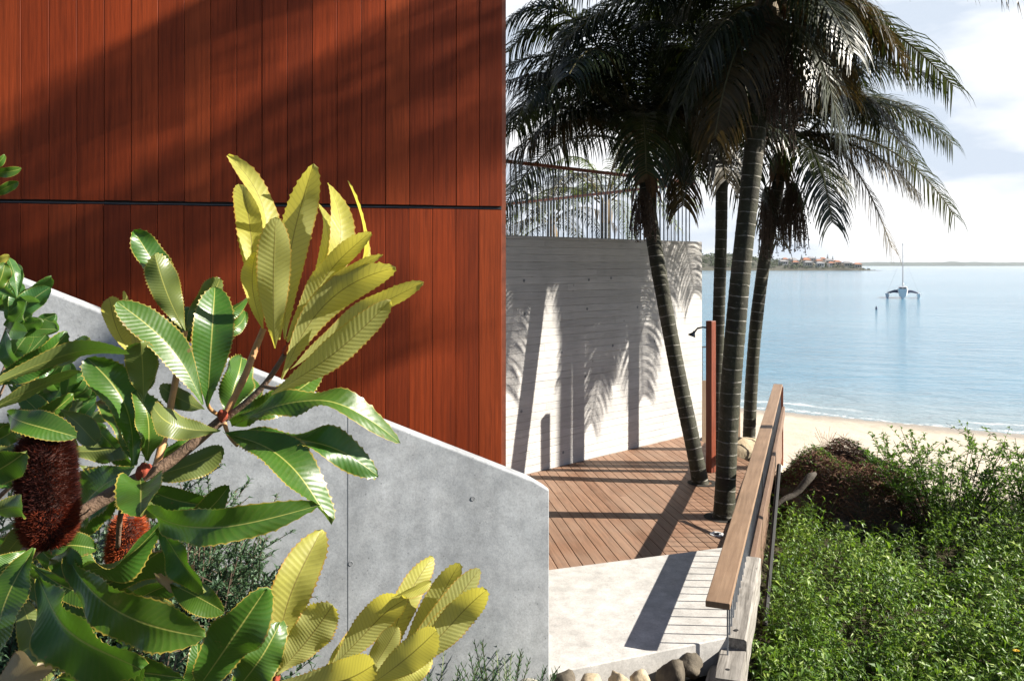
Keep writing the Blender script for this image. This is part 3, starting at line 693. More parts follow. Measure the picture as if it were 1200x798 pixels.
for s in (4.2, 7.4):
    mb = MB(); mb.beam(rail_at(s, .055, -.6), rail_at(s, .055, .547), .03, .03, up=RD); mb.build('post', M['steel'], rl)
# black steel stake outside the rail
mb = MB(); a = P(913, 545, 9.0); b = P(899, 702, 7.45); b = Vector((b.x, b.y, b.z)); mb.tube([a, b + (b - a).normalized() * .3], .024, 8)
tag(mb.build('steel_stake', M['black']), 'black steel stake leaning outside the low railing among weeds', 'stake')
# silvered edge beams stepping down beyond the end of the rail
def sleeper(s0, s1, side, z1, w, h, label):
    o = empty('timber_sleeper', rail_at((s0+s1)/2, side, z1 - h), label, 'sleeper', 'silvered sleepers at the end of the rail')
    mb = MB(); n = 14; L_ = s1 - s0
    for i in range(n + 1):
        t = s0 + L_ * i / n
        for x, z in ((-w/2, z1-h), (w/2, z1-h), (w/2, z1-.01), (w/2-.012, z1), (-w/2+.012, z1), (-w/2, z1-.01)):
            j = .004; q = rail_at(t, side + x + rng.uniform(-j, j), z + rng.uniform(-j, j)); mb.v.append(tuple(q))
    for i in range(n):
        for k in range(6): a = i*6+k; k2 = i*6+(k+1)%6; mb.face((a, k2, k2+6, a+6))
    mb.face(range(5, -1, -1)); mb.face([n*6+k for k in range(6)]); b = mb.build('beam', M['sleeper'], o)
    mb = MB(); q = rail_at(s0 + .13, side - .01, z1 + .002)
    for k in range(12): a = 2*math.pi*k/12; mb.v.append((q.x + .016*math.cos(a), q.y + .016*math.sin(a), q.z + .001))
    mb.face(range(12)); mb.build('bolt_hole', M['hole'], o)
sleeper(.22, 1.9, .105, .265, .14, .22, 'topmost silvered sleeper directly below the end of the timber handrail')
sleeper(-.22, 1.8, .085, .185, .18, .21, 'middle silvered sleeper one step below the handrail end')
sleeper(-.75, 1.2, .03, .085, .2, .21, 'lowest silvered sleeper nearest the rocks with bolt hole')
# dark retaining face below the rail
mb = MB(); mb.beam(rail_at(1.8, .05, -.40), rail_at(RLEN, .05, -.45), .05, .7); tag(mb.build('retaining_boards', M['rail2']), 'brown retaining boards under the low railing along the deck edge', 'retaining wall')

# ------------------------------------------------------------------ shower post
sp = G(833, 553); sh = empty('shower_post', sp, 'square red timber outdoor shower post standing on the deck', 'shower')
ang = Matrix.Rotation(R(38), 3, 'Z')
ztop = EYE - (376 - HZ) / FPX * sp.y
mb = MB(); mb.box(sp + Vector((0, 0, ztop/2)), (.10, .10, ztop), ang); mb.build('post', M['post'], sh, bevel=.006)
dv = Vector((-.17, .02, 0)); mb = MB(); t0 = sp + Vector((-.055, 0, ztop - .10))
mb.tube([t0 + Vector((.03,0,0)), t0 + dv*.35 + Vector((0,0,.01)), t0 + dv*.75 + Vector((0,0,-.005)), t0 + dv + Vector((0,0,-.06))], .012, 8); mb.build('shower_arm', M['steel'], sh, smooth=True)
e = t0 + dv + Vector((-.005, 0, -.06)); mb = MB(); mb.tube([e + Vector((.01,0,.015)), e + Vector((-.008,0,-.015)), e + Vector((-.03,0,-.05)), e + Vector((-.034,0,-.06))], [.016, .022, .055, .055], 14); mb.build('shower_head', M['steel'], sh, smooth=True)

# beyond the wall: timber screen and thin fence
q = G(826, 512, -.6); mb = MB(); x0 = P(815, 448, 16.0); mb.beam(Vector((x0.x, 16.0, -.55)), Vector((x0.x + 1.0, 16.4, -.55)), .05, 2.25)
tag(mb.build('timber_screen', M['screen']), 'low brown timber screen beyond the end of the white wall', 'screen')
p0 = P(812, 448, 16.3); d_ = Vector((1, .3, 0)).normalized()
fz = EYE - (407 - HZ) / FPX * 16.3
o = empty('thin_fence', Vector((p0.x, 16.3, .55)), 'thin dark wire fence above the low timber screen by palm trunks', 'fence')
mb = MB(); mb.beam(Vector((p0.x, 16.3, fz)), Vector((p0.x, 16.3, fz)) + d_ * .95, .03, .03); mb.build('handrail', M['steel'], o)
for k in range(10):
    q = Vector((p0.x, 16.3, .52)) + d_ * (.02 + k * .1); mb = MB(); mb.beam(q, Vector((q.x, q.y, fz - .015)), .008, .008, up=d_); mb.build('baluster', M['steel'], o)

# ------------------------------------------------------------------ rocks
def rock(name, c, size, mat, seed, label, cat='rock', group=None, rot=0, sub=3, amp=.28, parent=None):
    import bmesh
    bm = bmesh.new(); bmesh.ops.create_icosphere(bm, subdivisions=sub, radius=1)
    for v in bm.verts:
        d = v.co.normalized(); k = 1 + amp * noise.noise(d * 1.3 + Vector((seed, 0, 0))) + amp * .5 * noise.noise(d * 3.1 + Vector((0, seed, 0))) + amp*.15*noise.noise(d * 9)
        # flatten some planes so that it reads as broken stone
        for pl in range(5):
            pn = Vector((math.sin(seed*3+pl*2.1), math.cos(seed*1.7+pl*1.3), math.sin(seed+pl*.9+1))).normalized()
            dd = d.dot(pn) * k
            if dd > .62: k *= 1 - (dd - .62) / dd * .9
        v.co = d * k
        v.co = Vector((v.co.x * size[0], v.co.y * size[1], v.co.z * size[2]))
    me = bpy.data.meshes.new(name); bm.to_mesh(me); bm.free(); me.materials.append(mat)
    me.polygons.foreach_set('use_smooth', [True] * len(me.polygons))
    o = bpy.data.objects.new(name, me); COL.objects.link(o); o.location = c; o.rotation_euler = (0, 0, rot)
    if parent: o.parent = parent
    else: tag(o, label, cat, group)
    return o
def tzp(p): return Vector((p.x, p.y, tz(p.x, p.y)))
q = G(868, 541, -.12); rock('boulder', Vector((q.x, q.y, .06)), (.40, .26, .22), M['sandstone'], 2.2, 'pale sandstone boulder at the far end of the deck by palm trunk', 'boulder')
for k, (px, py, Y, rx, ry, rz, mt, lab) in enumerate((
    (628, 812, 4.95, .13, .10, .09, 'palerock', 'flat whitish stone at the foot of the grey wall end'),
    (664, 800, 5.02, .10, .08, .07, 'darkrock', 'small dark stone between the white and the ochre stone'),
    (692, 806, 5.05, .12, .10, .10, 'sandstone', 'yellow ochre stone in front of the landing slab'),
    (726, 803, 5.12, .09, .09, .09, 'sandstone', 'tan split stone in the middle of the row below the slab'),
    (752, 802, 5.18, .10, .08, .09, 'sandstone', 'brown stone just left of the dark gap below the slab'),
    (788, 792, 5.34, .13, .12, .12, 'darkrock', 'grey boulder in the shade beside the lowest sleeper'),
    (808, 778, 5.50, .09, .09, .08, 'darkrock', 'small grey stone tucked under the slab beside the sleepers'))):
    q = P(px, py, Y); rock('stone', q, (rx, ry, rz), M[mt], k * 1.9 + .4, lab, 'stone', 'stones below the landing slab', k)

# ------------------------------------------------------------------ palms
def bez(a, b, c, t): return a * (1-t)**2 + b * (2*t*(1-t)) + c * t*t
def frond_mb(B, C, T, nl, ll, rr, width=.034, droop=1.0, green=.5):
    mb = MB(); K = 16; pts = [bez(B, C, T, i / K) for i in range(K + 1)]
    rach = MB(); rach.tube(pts, [.022 * (1 - .8 * i / K) + .003 for i in range(K + 1)], 5)
    for i in range(nl):
        t = .14 + .86 * i / (nl - 1); p = bez(B, C, T, t); tg = ((C - B) * (2*(1-t)) + (T - C) * (2*t)).normalized()
        sd = tg.cross(Vector((0, 0, 1))); sd = sd.normalized() if sd.length > .05 else Vector((1, 0, 0))
        up = sd.cross(tg)
        prof = (math.sin(math.pi * min(1, .18 + .70 * t)) ** .7) if t < .93 else .55
        for s in (-1, 1):
            l = ll * prof * rr.uniform(.85, 1.1); fw = .35 + .6 * t + rr.uniform(-.1, .1)
            d = (sd * s * .85 + tg * fw * .8 + up * rr.uniform(-.15, .2)).normalized(); q = p.copy(); prev = None
            w = width * rr.uniform(.8, 1.15); b = len(mb.v); mb.c = min(1, max(0, rr.gauss(green, .22))); ns = 4
            wd = (tg - d * tg.dot(d)).normalized()
            for k in range(ns + 1):
                kk = k / ns; ww = w * (.5 + .5 * math.sin(math.pi * min(1, .25 + kk * .5))) * (1 - kk ** 3) + .002
                mb.v.append(tuple(q + wd * ww / 2)); mb.v.append(tuple(q - wd * ww / 2))
                q = q + d * (l / ns); d = (d + Vector((0, 0, -1)) * droop * (.42 + .45 * kk) + Vector((rr.uniform(-.05,.05), rr.uniform(-.05,.05), 0))).normalized()
                wd = (wd - d * wd.dot(d)); wd = wd.normalized() if wd.length > .01 else tg
            for k in range(ns): a = b + 2*k; mb.face((a, a+1, a+3, a+2))
    return mb, rach
def palm(label, base, path, r0, r1, nf, flen, seed, group='palms on and around the deck', expl=(), mat='frond', elev=(75, -25), az0=0, fruit=None, boots=True, dry=.15, ll=.80, nl=82, hole=False, skip=None, scars=True, shaft=.75):
    rr = random.Random(seed); o = empty('palm_tree', base, label, 'palm tree', group)
    pts = []; m = len(path); seg = 14
    P_ = [Vector(p) for p in path]
    for i in range(m - 1):                                             # Catmull-Rom through the trunk points
        a, b, c, d = P_[max(0, i-1)], P_[i], P_[i+1], P_[min(m-1, i+2)]
        for k in range(seg):
            t = k / seg; pts.append(.5 * ((2*b) + (c - a)*t + (2*a - 5*b + 4*c - d)*t*t + (-a + 3*b - 3*c + d)*t**3))
    pts.append(P_[-1]); n = len(pts); rad = []; cum = 0
    # dense ringed trunk
    dense = []; 
    for i in range(n - 1):
        for k in range(3): dense.append(pts[i].lerp(pts[i+1], k/3))
    dense.append(pts[-1]); n = len(dense)
    for i, p in enumerate(dense):
        if i: cum += (dense[i] - dense[i-1]).length
        t = i / (n - 1); ring = .025 if (cum * 7.2) % 1 < .18 else 0
        rad.append((r0 + (r1 - r0) * t) * (1 + ring + .03 * noise.noise(p * 2.1)) + r0 * .35 * math.exp(-cum / .14))
    mb = MB(); mb.tube(dense, rad, 16); mb.build('trunk', M['trunk'], o, smooth=True)
    top = dense[-1]; axis_ = (dense[-1] - dense[-8]).normalized()
    mb = MB(); K = 8
    mb.tube([top + axis_ * (shaft * k / K) for k in range(K+1)], [r1 * (1.05 + .45 * math.sin(math.pi * min(1, k / K * 1.25 + .15)) - .55 * (k/K)**2) for k in range(K+1)], 12); mb.build('crownshaft', M['shaft'], o, smooth=True)
    head = top + axis_ * shaft * .85
    if boots:                                                           # shaggy dead sheaths under the crown
        mb = MB()
        for k in range(26):
            a = rr.uniform(0, 6.28); d0 = Vector((math.cos(a), math.sin(a), 0)); z0 = rr.uniform(-.05, .5); l = rr.uniform(.25, .6)
            p0 = top + axis_ * z0 + d0 * r1 * .95; p1 = p0 + d0 * .10 + Vector((0, 0, -l*.45)); p2 = p1 + d0 * rr.uniform(-.02, .1) + Vector((0, 0, -l*.55)); sdv = Vector((-d0.y, d0.x, 0)) * rr.uniform(.02, .06)
            mb.c = rr.random(); mb.add([p0 - sdv, p0 + sdv, p1 + sdv, p1 - sdv, p2 + sdv*.2, p2 - sdv*.2], [(0,1,2,3), (3,2,4,5)])
        mb.build('dead_sheath', M['boot'], o)
    fr = []
    for k in range(nf):
        a = az0 + k * 2.399963 + rr.uniform(-.2, .2)
        if skip and skip(a % (2*math.pi)): continue
        e = elev[0] + (elev[1] - elev[0]) * (k + .5) / nf; e = R(e + rr.uniform(-6, 6)); l = flen * rr.uniform(.88, 1.1)
        d0 = Vector((math.cos(a), math.sin(a), 0)); C_ = head + d0 * (l * .5 * math.cos(e)) + Vector((0, 0, l * (.30 + .42 * math.sin(e))))
        T_ = head + d0 * (l * .92 * math.cos(e * .55)) + Vector((0, 0, l * (-.22 + .62 * math.sin(e))))
        fr.append((head - axis_ * rr.uniform(0, .25), C_, T_, dry if e < R(15) else .0))
    for B_, C_, T_ in expl: fr.append((B_ or head, C_, T_, dry))
    for B_, C_, T_, dr in fr:
        f, rc = frond_mb(B_, C_, T_, nl, ll, rr, width=.022)
        fo = f.build('frond', M['frond_dry'] if rr.random() < dr else M[mat], o); rc.build('rachis', M['rachis'], fo) if False else None
        # rachis as sub-part of the frond
        off = Vector(o.location); me = bpy.data.meshes.new('rachis'); me.from_pydata([(v[0]-off.x, v[1]-off.y, v[2]-off.z) for v in rc.v], [], rc.f); me.materials.append(M['rachis'])
        ro = bpy.data.objects.new('rachis', me); COL.objects.link(ro); ro.parent = fo
    for c, wid, ln, ns in (fruit or ()):
        mb = MB(); st = MB()
        for k in range(ns):
            a = rr.uniform(0, 6.28); s_ = rr.uniform(.1, 1) ** .6 * wid; p0 = c + Vector((rr.uniform(-.06, .06), rr.uniform(-.06, .06), rr.uniform(-.03, .05)))
            p1 = p0 + Vector((math.cos(a) * s_ * .7, math.sin(a) * s_ * .7, -ln * .15)); p2 = p0 + Vector((math.cos(a) * s_, math.sin(a) * s_, -ln * rr.uniform(.6, 1.1)))
            ptl = [bez(p0, p1, p2, i/7) for i in range(8)]; st.tube(ptl, .006, 4)
            for i in range(2, 8):
                for _ in range(3):
                    q = ptl[i] + Vector((rr.uniform(-.02, .02), rr.uniform(-.02, .02), rr.uniform(-.03, .03))); r = rr.uniform(.008, .014)
                    st.add([q + Vector((r,0,0)), q + Vector((-r,0,0)), q + Vector((0,r,0)), q + Vector((0,-r,0)), q + Vector((0,0,r)), q + Vector((0,0,-r))],
                           [(0,2,4),(2,1,4),(1,3,4),(3,0,4),(2,0,5),(1,2,5),(3,1,5),(0,3,5)])
        st.build('fruit_cluster', M['fruit'], o)
    if hole:  # flat ring on the boards; shade in the cut-out is put into its colour
        mb = MB(); n = 28
        for r in (r0 * 1.0, r0 * 1.75):
            for k in range(n): a = 2*math.pi*k/n; mb.v.append((base.x + r*math.cos(a)*1.1, base.y + r*math.sin(a), .004))
        for k in range(n): k2 = (k+1)%n; mb.face((k, k2, n+k2, n+k))
        mb.build('painted_cutout', M['cutout_ring'], o)
    return o
b1 = G(824, 566); Y1 = b1.y
palm('palm leaning left from the deck in front of the white wall', b1, [b1 + Vector((0,0,-.2)), P(814, 530, Y1 + .06), P(795, 440, Y1 + .22), P(776, 340, Y1 + .4), P(764, 270, Y1 + .52), P(757, 215, Y1 + .6)], .108, .10, 17, 2.9, 1,
     expl=[(None, P(680, 110, Y1 - .5), P(598, 180, Y1 - .7)), (None, P(690, 60, Y1 - .4), P(596, 95, Y1 - .8)), (None, P(680, -40, Y1), P(600, 20, Y1)), (None, P(640, 20, Y1 - 1.0), P(604, 150, Y1 - 1.4)),
           (None, P(840, 90, Y1), P(850, 210, Y1 - .3)), (None, P(800, 120, Y1 + .4), P(800, 240, Y1 + .6)), (None, P(720, -60, Y1 - .5), P(655, 60, Y1 - 1)), (None, P(650, 80, Y1 - .2), P(600, 205, Y1 - .3)), (None, P(800, 60, Y1 + 1.6), P(790, 205, Y1 + 2.2)), (None, P(770, 60, Y1 + 1.6), P(745, 190, Y1 + 2.6)), (None, P(700, 20, Y1 + .5), P(620, 130, Y1 + .8)), (None, P(660, -30, Y1 + .6), P(597, 60, Y1 + .9)), (None, P(800, -20, Y1 - .6), P(842, 110, Y1 - 1)), (None, P(780, -60, Y1 + .6), P(830, 40, Y1 + 1))],
     fruit=[(P(754, 226, Y1 + .35), .17, .6, 70)], hole=True, elev=(80, -20))
b2 = G(846, 551, -.1); Y2 = b2.y
palm('slender straight palm just behind the shower post', b2, [b2 + Vector((0,0,-.2)), P(840, 480, Y2), P(842, 380, Y2), P(845, 280, Y2), P(846, 200, Y2), P(848, 130, Y2)], .09, .085, 15, 2.7, 2,
     expl=[(None, P(800, 60, Y2 - .4), P(790, 200, Y2 - .5)), (None, P(840, 60, Y2 - .7), P(818, 205, Y2 - 1.0)), (None, P(780, 40, Y2), P(735, 130, Y2 - .2)), (None, P(820, 70, Y2 + .5), P(812, 190, Y2 + .7)), (None, P(880, 60, Y2 - .6), P(880, 200, Y2 - .8))])
b3 = G(848, 606); Y3 = b3.y
palm('thick ringed palm closest to the handrail with fruit strands', b3, [b3 + Vector((0,0,-.2)), P(850, 570, Y3), P(856, 460, Y3), P(867, 330, Y3), P(880, 210, Y3), P(890, 110, Y3), P(896, 40, Y3)], .118, .108, 19, 3.0, 3,
     expl=[(P(902, 20, Y3), P(1010, -20, Y3 + .4), P(1116, 100, Y3 + .5)), (P(902, 20, Y3), P(985, -50, Y3), P(1060, 70, Y3 - .2)), (P(900, 30, Y3), P(960, 10, Y3 - .5), P(985, 160, Y3 - .6)),
           (P(900, 20, Y3), P(840, -10, Y3 - .4), P(800, 120, Y3 - .5)), (P(900, 20, Y3), P(860, 20, Y3 - .7), P(838, 160, Y3 - .9)), (P(900, 30, Y3), P(940, 30, Y3 + .5), P(985, 110, Y3 + 1.0)), (P(900, 10, Y3), P(950, -60, Y3 - .6), P(1000, 60, Y3 - 1.0)), (P(900, 10, Y3), P(960, -40, Y3 + .8), P(1040, 50, Y3 + 1.2)), (P(900, 10, Y3), P(830, -80, Y3 + .6), P(770, 60, Y3 + .8)), (P(900, 10, Y3), P(850, -20, Y3 + .7), P(815, 120, Y3 + .9))],
     fruit=[(P(915, 60, Y3 - .1), .28, 1.15, 44), (P(925, 50, Y3 - .3), .25, .9, 36)], hole=True, elev=(80, -15), shaft=.6, dry=.3, skip=lambda a: a < .75 or a > 5.6)
b4 = G(877, 527, -.0); b4 = Vector((b4.x, b4.y, -.12)); Y4 = b4.y
palm('palm beyond the deck end with brown fruit bunch under low crown', b4, [b4 + Vector((0,0,-.6)), P(878, 505, Y4), P(884, 400, Y4), P(895, 310, Y4), P(908, 240, Y4), P(913, 205, Y4)], .10, .092, 11, 2.6, 4,
     expl=[(P(918, 165, Y4), P(985, 120, Y4 - .3), P(1045, 290, Y4 - .8)), (P(918, 165, Y4), P(1040, 130, Y4), P(1118, 252, Y4)), (P(918, 150, Y4), P(1030, 70, Y4 + .4), P(1116, 168, Y4 + .4)), (P(918, 150, Y4), P(960, 150, Y4 - .9), P(975, 260, Y4 - 1.2)),
           (P(918, 150, Y4), P(1000, 90, Y4 + .8), P(1075, 190, Y4 + 1.0)), (P(918, 160, Y4), P(1010, 150, Y4 - .4), P(1075, 225, Y4 - .7)), (P(918, 150, Y4), P(990, 60, Y4 - .6), P(1060, 160, Y4 - 1.0))],
     fruit=[(P(929, 218, Y4 - .3), .24, .95, 110), (P(900, 222, Y4 - .25), .16, 1.0, 60)], dry=.35, elev=(75, 25), shaft=.5, az0=1.0, skip=lambda a: 3.9 < a < 5.6)
# palms standing beyond the roof terrace, seen between the balusters
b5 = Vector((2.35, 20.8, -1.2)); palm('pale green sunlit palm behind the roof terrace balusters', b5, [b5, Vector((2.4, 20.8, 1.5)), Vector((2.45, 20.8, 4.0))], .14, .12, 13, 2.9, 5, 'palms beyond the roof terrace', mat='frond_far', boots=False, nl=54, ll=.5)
b6 = Vector((1.2, 23.0, -1.2)); palm('darker drooping palm left of the sunlit palm beyond the terrace', b6, [b6, Vector((1.2, 23, 1.5)), Vector((1.15, 23, 3.6))], .14, .12, 13, 2.8, 6, 'palms beyond the roof terrace', boots=False, nl=54, ll=.5)
b7 = Vector((.1, 26.0, -1.2)); palm('distant palm low behind the left end of terrace balusters', b7, [b7, Vector((.1, 26, 1.2)), Vector((.1, 26, 3.0))], .14, .12, 11, 2.6, 7, 'palms beyond the roof terrace', boots=False, nl=50, ll=.5)
# garden palm right of the picture: its fronds throw the slanting shade on the cladding
b8 = Vector((8.6, .6, tz(8.6, .6)))
palm('tall garden palm to the right whose fronds shade the cedar cladding', b8, [b8, Vector((8.65, .9, 2.0)), Vector((8.6, 1.7, 5.0)), Vector((8.55, 2.9, 7.6)), Vector((8.5, 3.9, 8.8))], .14, .12, 9, 2.6, 8, skip=lambda a: 3.6 < a < 5.9, nl=60, ll=.6, elev=(80, 5),
     expl=[(None, Vector((8.9, 5.4, 10.2)), Vector((8.6, 6.6, 9.3))), (None, Vector((8.0, 5.2, 9.9)), Vector((7.6, 6.2, 8.9))), (None, Vector((9.6, 5.0, 10.5)), Vector((10.4, 5.8, 9.9))), (None, Vector((7.6, 4.9, 10.6)), Vector((6.6, 5.4, 10.0))), (None, Vector((8.6, 5.0, 11.4)), Vector((8.8, 5.9, 11.2)))])

b9 = Vector((10.7, 11.0, tz(10.7, 11.0)))
palm('tall palm at the beach edge to the right whose crown shades the white wall', b9, [b9, Vector((10.7, 11.0, 2.5)), Vector((10.6, 11.05, 5.5)), Vector((10.55, 11.1, 8.2))], .13, .11, 9, 2.4, 9, nl=70, ll=.6, elev=(70, -30))

# ------------------------------------------------------------------ leafy ground cover and shrubs
def leafq(mb, p, d, up, l, w, fold=.25, bend=.25):
    sd = d.cross(up); sd = sd.normalized() if sd.length > 1e-3 else Vector((1, 0, 0)); u = sd.cross(d)
    m1_ = p + d * l * .45 + u * l * .06; tip = p + d * l - u * l * bend
    a = m1_ + sd * w/2 + u * w * fold; b = m1_ - sd * w/2 + u * w * fold
    mb.add([p, a, m1_, b, tip], [(0,2,1)[::-1], (0,3,2)[::-1], (2,4,1)[::-1], (3,4,2)[::-1]])
def inside_garden(x, y): return (Vector((x - RN.x, y - RN.y, 0)).dot(RS)) > .21
gc = MB(); gs = MB(); r_ = random.Random(12)
cnt = 0
MC = Vector((4.72, 10.75, -.6))                         # centre of the dry mound
while cnt < 3000:
    Y = 5.2 + 6.2 * r_.random() ** 1.1; X = r_.uniform(1.6, .74 * Y) if r_.random() < .86 else r_.uniform(.74 * Y, 1.0 * Y)
    if not inside_garden(X, Y): continue
    big_n = noise.noise(Vector((X * .75, Y * .75, 4))); mid_n = noise.noise(Vector((X * 2.1, Y * 2.1, 8)))
    side_ = Vector((X - RN.x, Y - RN.y, 0)).dot(RS)
    if mid_n < -.24 and side_ > .7 and r_.random() < .8: continue
    rocks_ = 9.7 < Y and .38 < X / Y < .53
    if rocks_ and r_.random() < .8: continue
    cnt += 1
    h = .30 + .24 * big_n + .16 * mid_n + r_.gauss(0, .07)
    if X / Y > .5: h += .14 * sm(8.5, 10.2, Y)
    if side_ < .75 and Y < 9: h = max(h, .34) + .14 * r_.random()
    h = max(.10, h + .03) * (.5 if rocks_ else 1)
    kind_ = r_.random()
    b = Vector((X, Y, tz(X, Y) - .02)); lean = Vector((r_.uniform(-.45, .45), r_.uniform(-.5, .2), 0)) * h
    tone = r_.gauss(.42, .16) + .3 * noise.noise(Vector((X * .9, Y * .9, 3))); az = r_.uniform(0, 6.28)
    if kind_ < .72: nl_, l0, wr, sz = r_.randint(9, 14), (.05, .10), (.28, .42), r_.uniform(.75, 1.25)
    elif kind_ < .90: nl_, l0, wr, sz = r_.randint(6, 9), (.08, .14), (.42, .6), r_.uniform(.8, 1.2); tone += .12
    else: nl_, l0, wr, sz = r_.randint(6, 9), (.06, .15), (.10, .18), 1; h *= 1.5; tone += .25
    gs.tube([b, b + lean * .4 + Vector((0, 0, h*.55)), b + lean + Vector((0, 0, h))], [.004, .003, .0018], 3, False)
    for k in range(nl_):
        t = .25 + .75 * k / (nl_ - 1); p = b + lean * t * t + Vector((0, 0, h * t)); az += 2.4
        e = R(r_.uniform(-30, 45) + 30 * (t > .9)); d = Vector((math.cos(az) * math.cos(e), math.sin(az) * math.cos(e), math.sin(e)))
        gc.c = min(1, max(0, tone + r_.gauss(0, .17))); l = r_.uniform(*l0) * sz * (1.15 - .35 * t); leafq(gc, p, d, Vector((r_.uniform(-.5, .5), r_.uniform(-.5, .5), 1)).normalized(), l, l * r_.uniform(*wr), .2, .3)
b = gc.build('ground_cover', M['weed']); tag(b, 'dense bright green leafy weeds covering the garden right of the railing', 'ground cover', kind='stuff')
gso = gs.build('weed_stem', M['weedstem'], b)
# yellow daisy
q = G(1191, 763, -.25); fl = empty('yellow_daisy', q, 'single yellow daisy flower among the weeds at lower right', 'flower'); mb = MB()
for k in range(12):
    a = 2*math.pi*k/12; d = Vector((math.cos(a), math.sin(a) * .8, .5)).normalized(); leafq(mb, q, d, Vector((0,0,1)), .03, .014)
mb.build('petals', M['yellow'], fl); mb = MB(); mb.tube([q + Vector((0,0,-.33)), q], .002, 4); mb.build('stalk', M['weedstem'], fl)

def shrub(name, label, cat, c, rad, h, nst, mat, twig, seed, leaf=(.03, .05), wr=.5, per=60, upright=.6, leafname='foliage', base_r=.3):
    rr = random.Random(seed); o = empty(name, c, label, cat); lf, tw = MB(), MB()
    for s_ in range(nst):
        a = rr.uniform(0, 6.28); q = rr.random() ** .5
        b = c + Vector((math.cos(a) * rad[0] * q * base_r, math.sin(a) * rad[1] * q * base_r, 0))
        hh = h * rr.uniform(.55, 1.1) * (1 - .35 * q * q)
        tip = c + Vector((math.cos(a) * rad[0] * q, math.sin(a) * rad[1] * q, hh)); mid = b.lerp(tip, .5) + Vector((rr.uniform(-.06, .06), rr.uniform(-.06, .06), .08 * h))
        pts = [bez(b, mid, tip, i/6) for i in range(7)]; tw.tube(pts, [.009 * (1 - i/8) + .001 for i in range(7)], 4, False)
        subs = [pts]
        for k in range(5):
            t = rr.uniform(.3, .95); p = bez(b, mid, tip, t); d = Vector((rr.uniform(-1, 1), rr.uniform(-1, 1), rr.uniform(.0, 1.0))).normalized() * h * rr.uniform(.15, .32)
            sp_ = [p, p + d * .5 + Vector((0, 0, .02)), p + d]; tw.tube(sp_, .0025, 3, False); subs.append([bez(*sp_, i/6) for i in range(7)])
        tone = rr.gauss(.45, .15)
        for pl in subs:
            for k in range(per // 6):
                t = rr.uniform(.25, 1) if pl is pts else rr.random(); f = t * 6; i = min(5, int(f)); p = pl[i].lerp(pl[i+1], f - i)
                ax = (pl[i+1] - pl[i]).normalized(); d = (Vector((rr.uniform(-1, 1), rr.uniform(-1, 1), rr.uniform(-.4, .8))).normalized() + ax * upright).normalized()
                lf.c = min(1, max(0, tone + rr.gauss(0, .18))); l = rr.uniform(*leaf); leafq(lf, p, d, Vector((rr.uniform(-.4, .4), rr.uniform(-.4, .4), 1)).normalized(), l, l * wr)
    lf.build(leafname, mat, o); tw.build('stem', twig, o); return o
q = G(1125, 640, -.6); shrub('leafy_shrub', 'bright leafy shrub growing at the edge of the beach at right', 'shrub', q + Vector((.15, .55, 0)), (1.15, .6), 1.42, 52, M['shrubleaf'], M['twig'], 31, (.045, .08), .5, 84)
q = G(1215, 640, -.6); shrub('leafy_shrub', 'leafy shrub partly cut off by the right edge of the view', 'shrub', q + Vector((.3, .3, 0)), (.7, .6), 1.25, 30, M['shrubleaf'], M['twig'], 33, (.045, .08), .5, 84)
# dry mound: boulders, dead brush, log
mc = Vector((MC.x - .15, MC.y + .55, tz(MC.x, MC.y)))
for k, (px, py, rx, ry, rz, lab) in enumerate((
    (938, 585, .22, .2, .24, 'mossy boulder at left end of the dry mound beside the stake'), (985, 600, .2, .16, .16, 'dark stone low in front of the dry brush'),
    (1020, 585, .45, .35, .28, 'broad dark boulder overhung by the dry brush'), (1048, 615, .2, .17, .13, 'grey stone in front of the broad boulder'), (1005, 640, .16, .13, .08, 'low pale stone among the weeds before the mound'),
    (1090, 622, .18, .15, .12, 'grey stone at the foot of the leafy shrub'), (968, 560, .5, .4, .45, 'large shaded rock buried in the middle of the dry mound'))):
    q = P(px, py, 10.55); rock('boulder', Vector((q.x, q.y + (.5 if rx > .4 else 0), tz(q.x, q.y) + rz * .3)), (rx * 1.0, ry * .95, rz * .95), M['darkrock'], 5 + k * 1.3, lab, 'boulder', 'rocks of the dry mound', k)
a, b = P(905, 598, 9.75), P(956, 556, 9.95); mb = MB(); pts = [a.lerp(b, i/8) + Vector((0, 0, .03 * math.sin(i * 1.1))) for i in range(9)]
mb.tube(pts, [.022, .028, .03, .036, .034, .042, .046, .05, .02], 9); tag(mb.build('driftwood_log', M['log'], smooth=True), 'bare grey driftwood branch lying on the dry mound', 'log')
db = MB(); r_ = random.Random(77)
for _ in range(13000):
    a = r_.uniform(0, 6.28); q = r_.random() ** .5; X = mc.x + .15 + math.cos(a) * 1.25 * q; Y = mc.y + math.sin(a) * .85 * q
    if Y < 9.9: continue
    zt_ = tz(X, Y) + .92 * (1 - q ** 2.2) * (1 + .35 * noise.noise(Vector((X * 2.2, Y * 2.2, 0)))) + r_.uniform(-.12, .05)
    p = Vector((X, Y, zt_)); d = Vector((r_.gauss(0, 1), r_.gauss(0, .7) - .3, r_.gauss(-.25, .6))).normalized(); l = r_.uniform(.06, .22); s_ = d.orthogonal().normalized() * r_.uniform(.0015, .005)
    k = d.cross(s_).normalized() * l * r_.uniform(-.2, .2); db.c = r_.random(); m_ = p + d * l * .5 + k
    db.add([p - s_, p + s_, m_ + s_, m_ - s_, p + d*l], [(0,1,2,3), (3,2,4)])
dry = tag(db.build('dry_brush', M['drybrush']), 'mound of dry red-brown brush beside the railing', 'brush', kind='stuff')
core = MB(); nn = 26
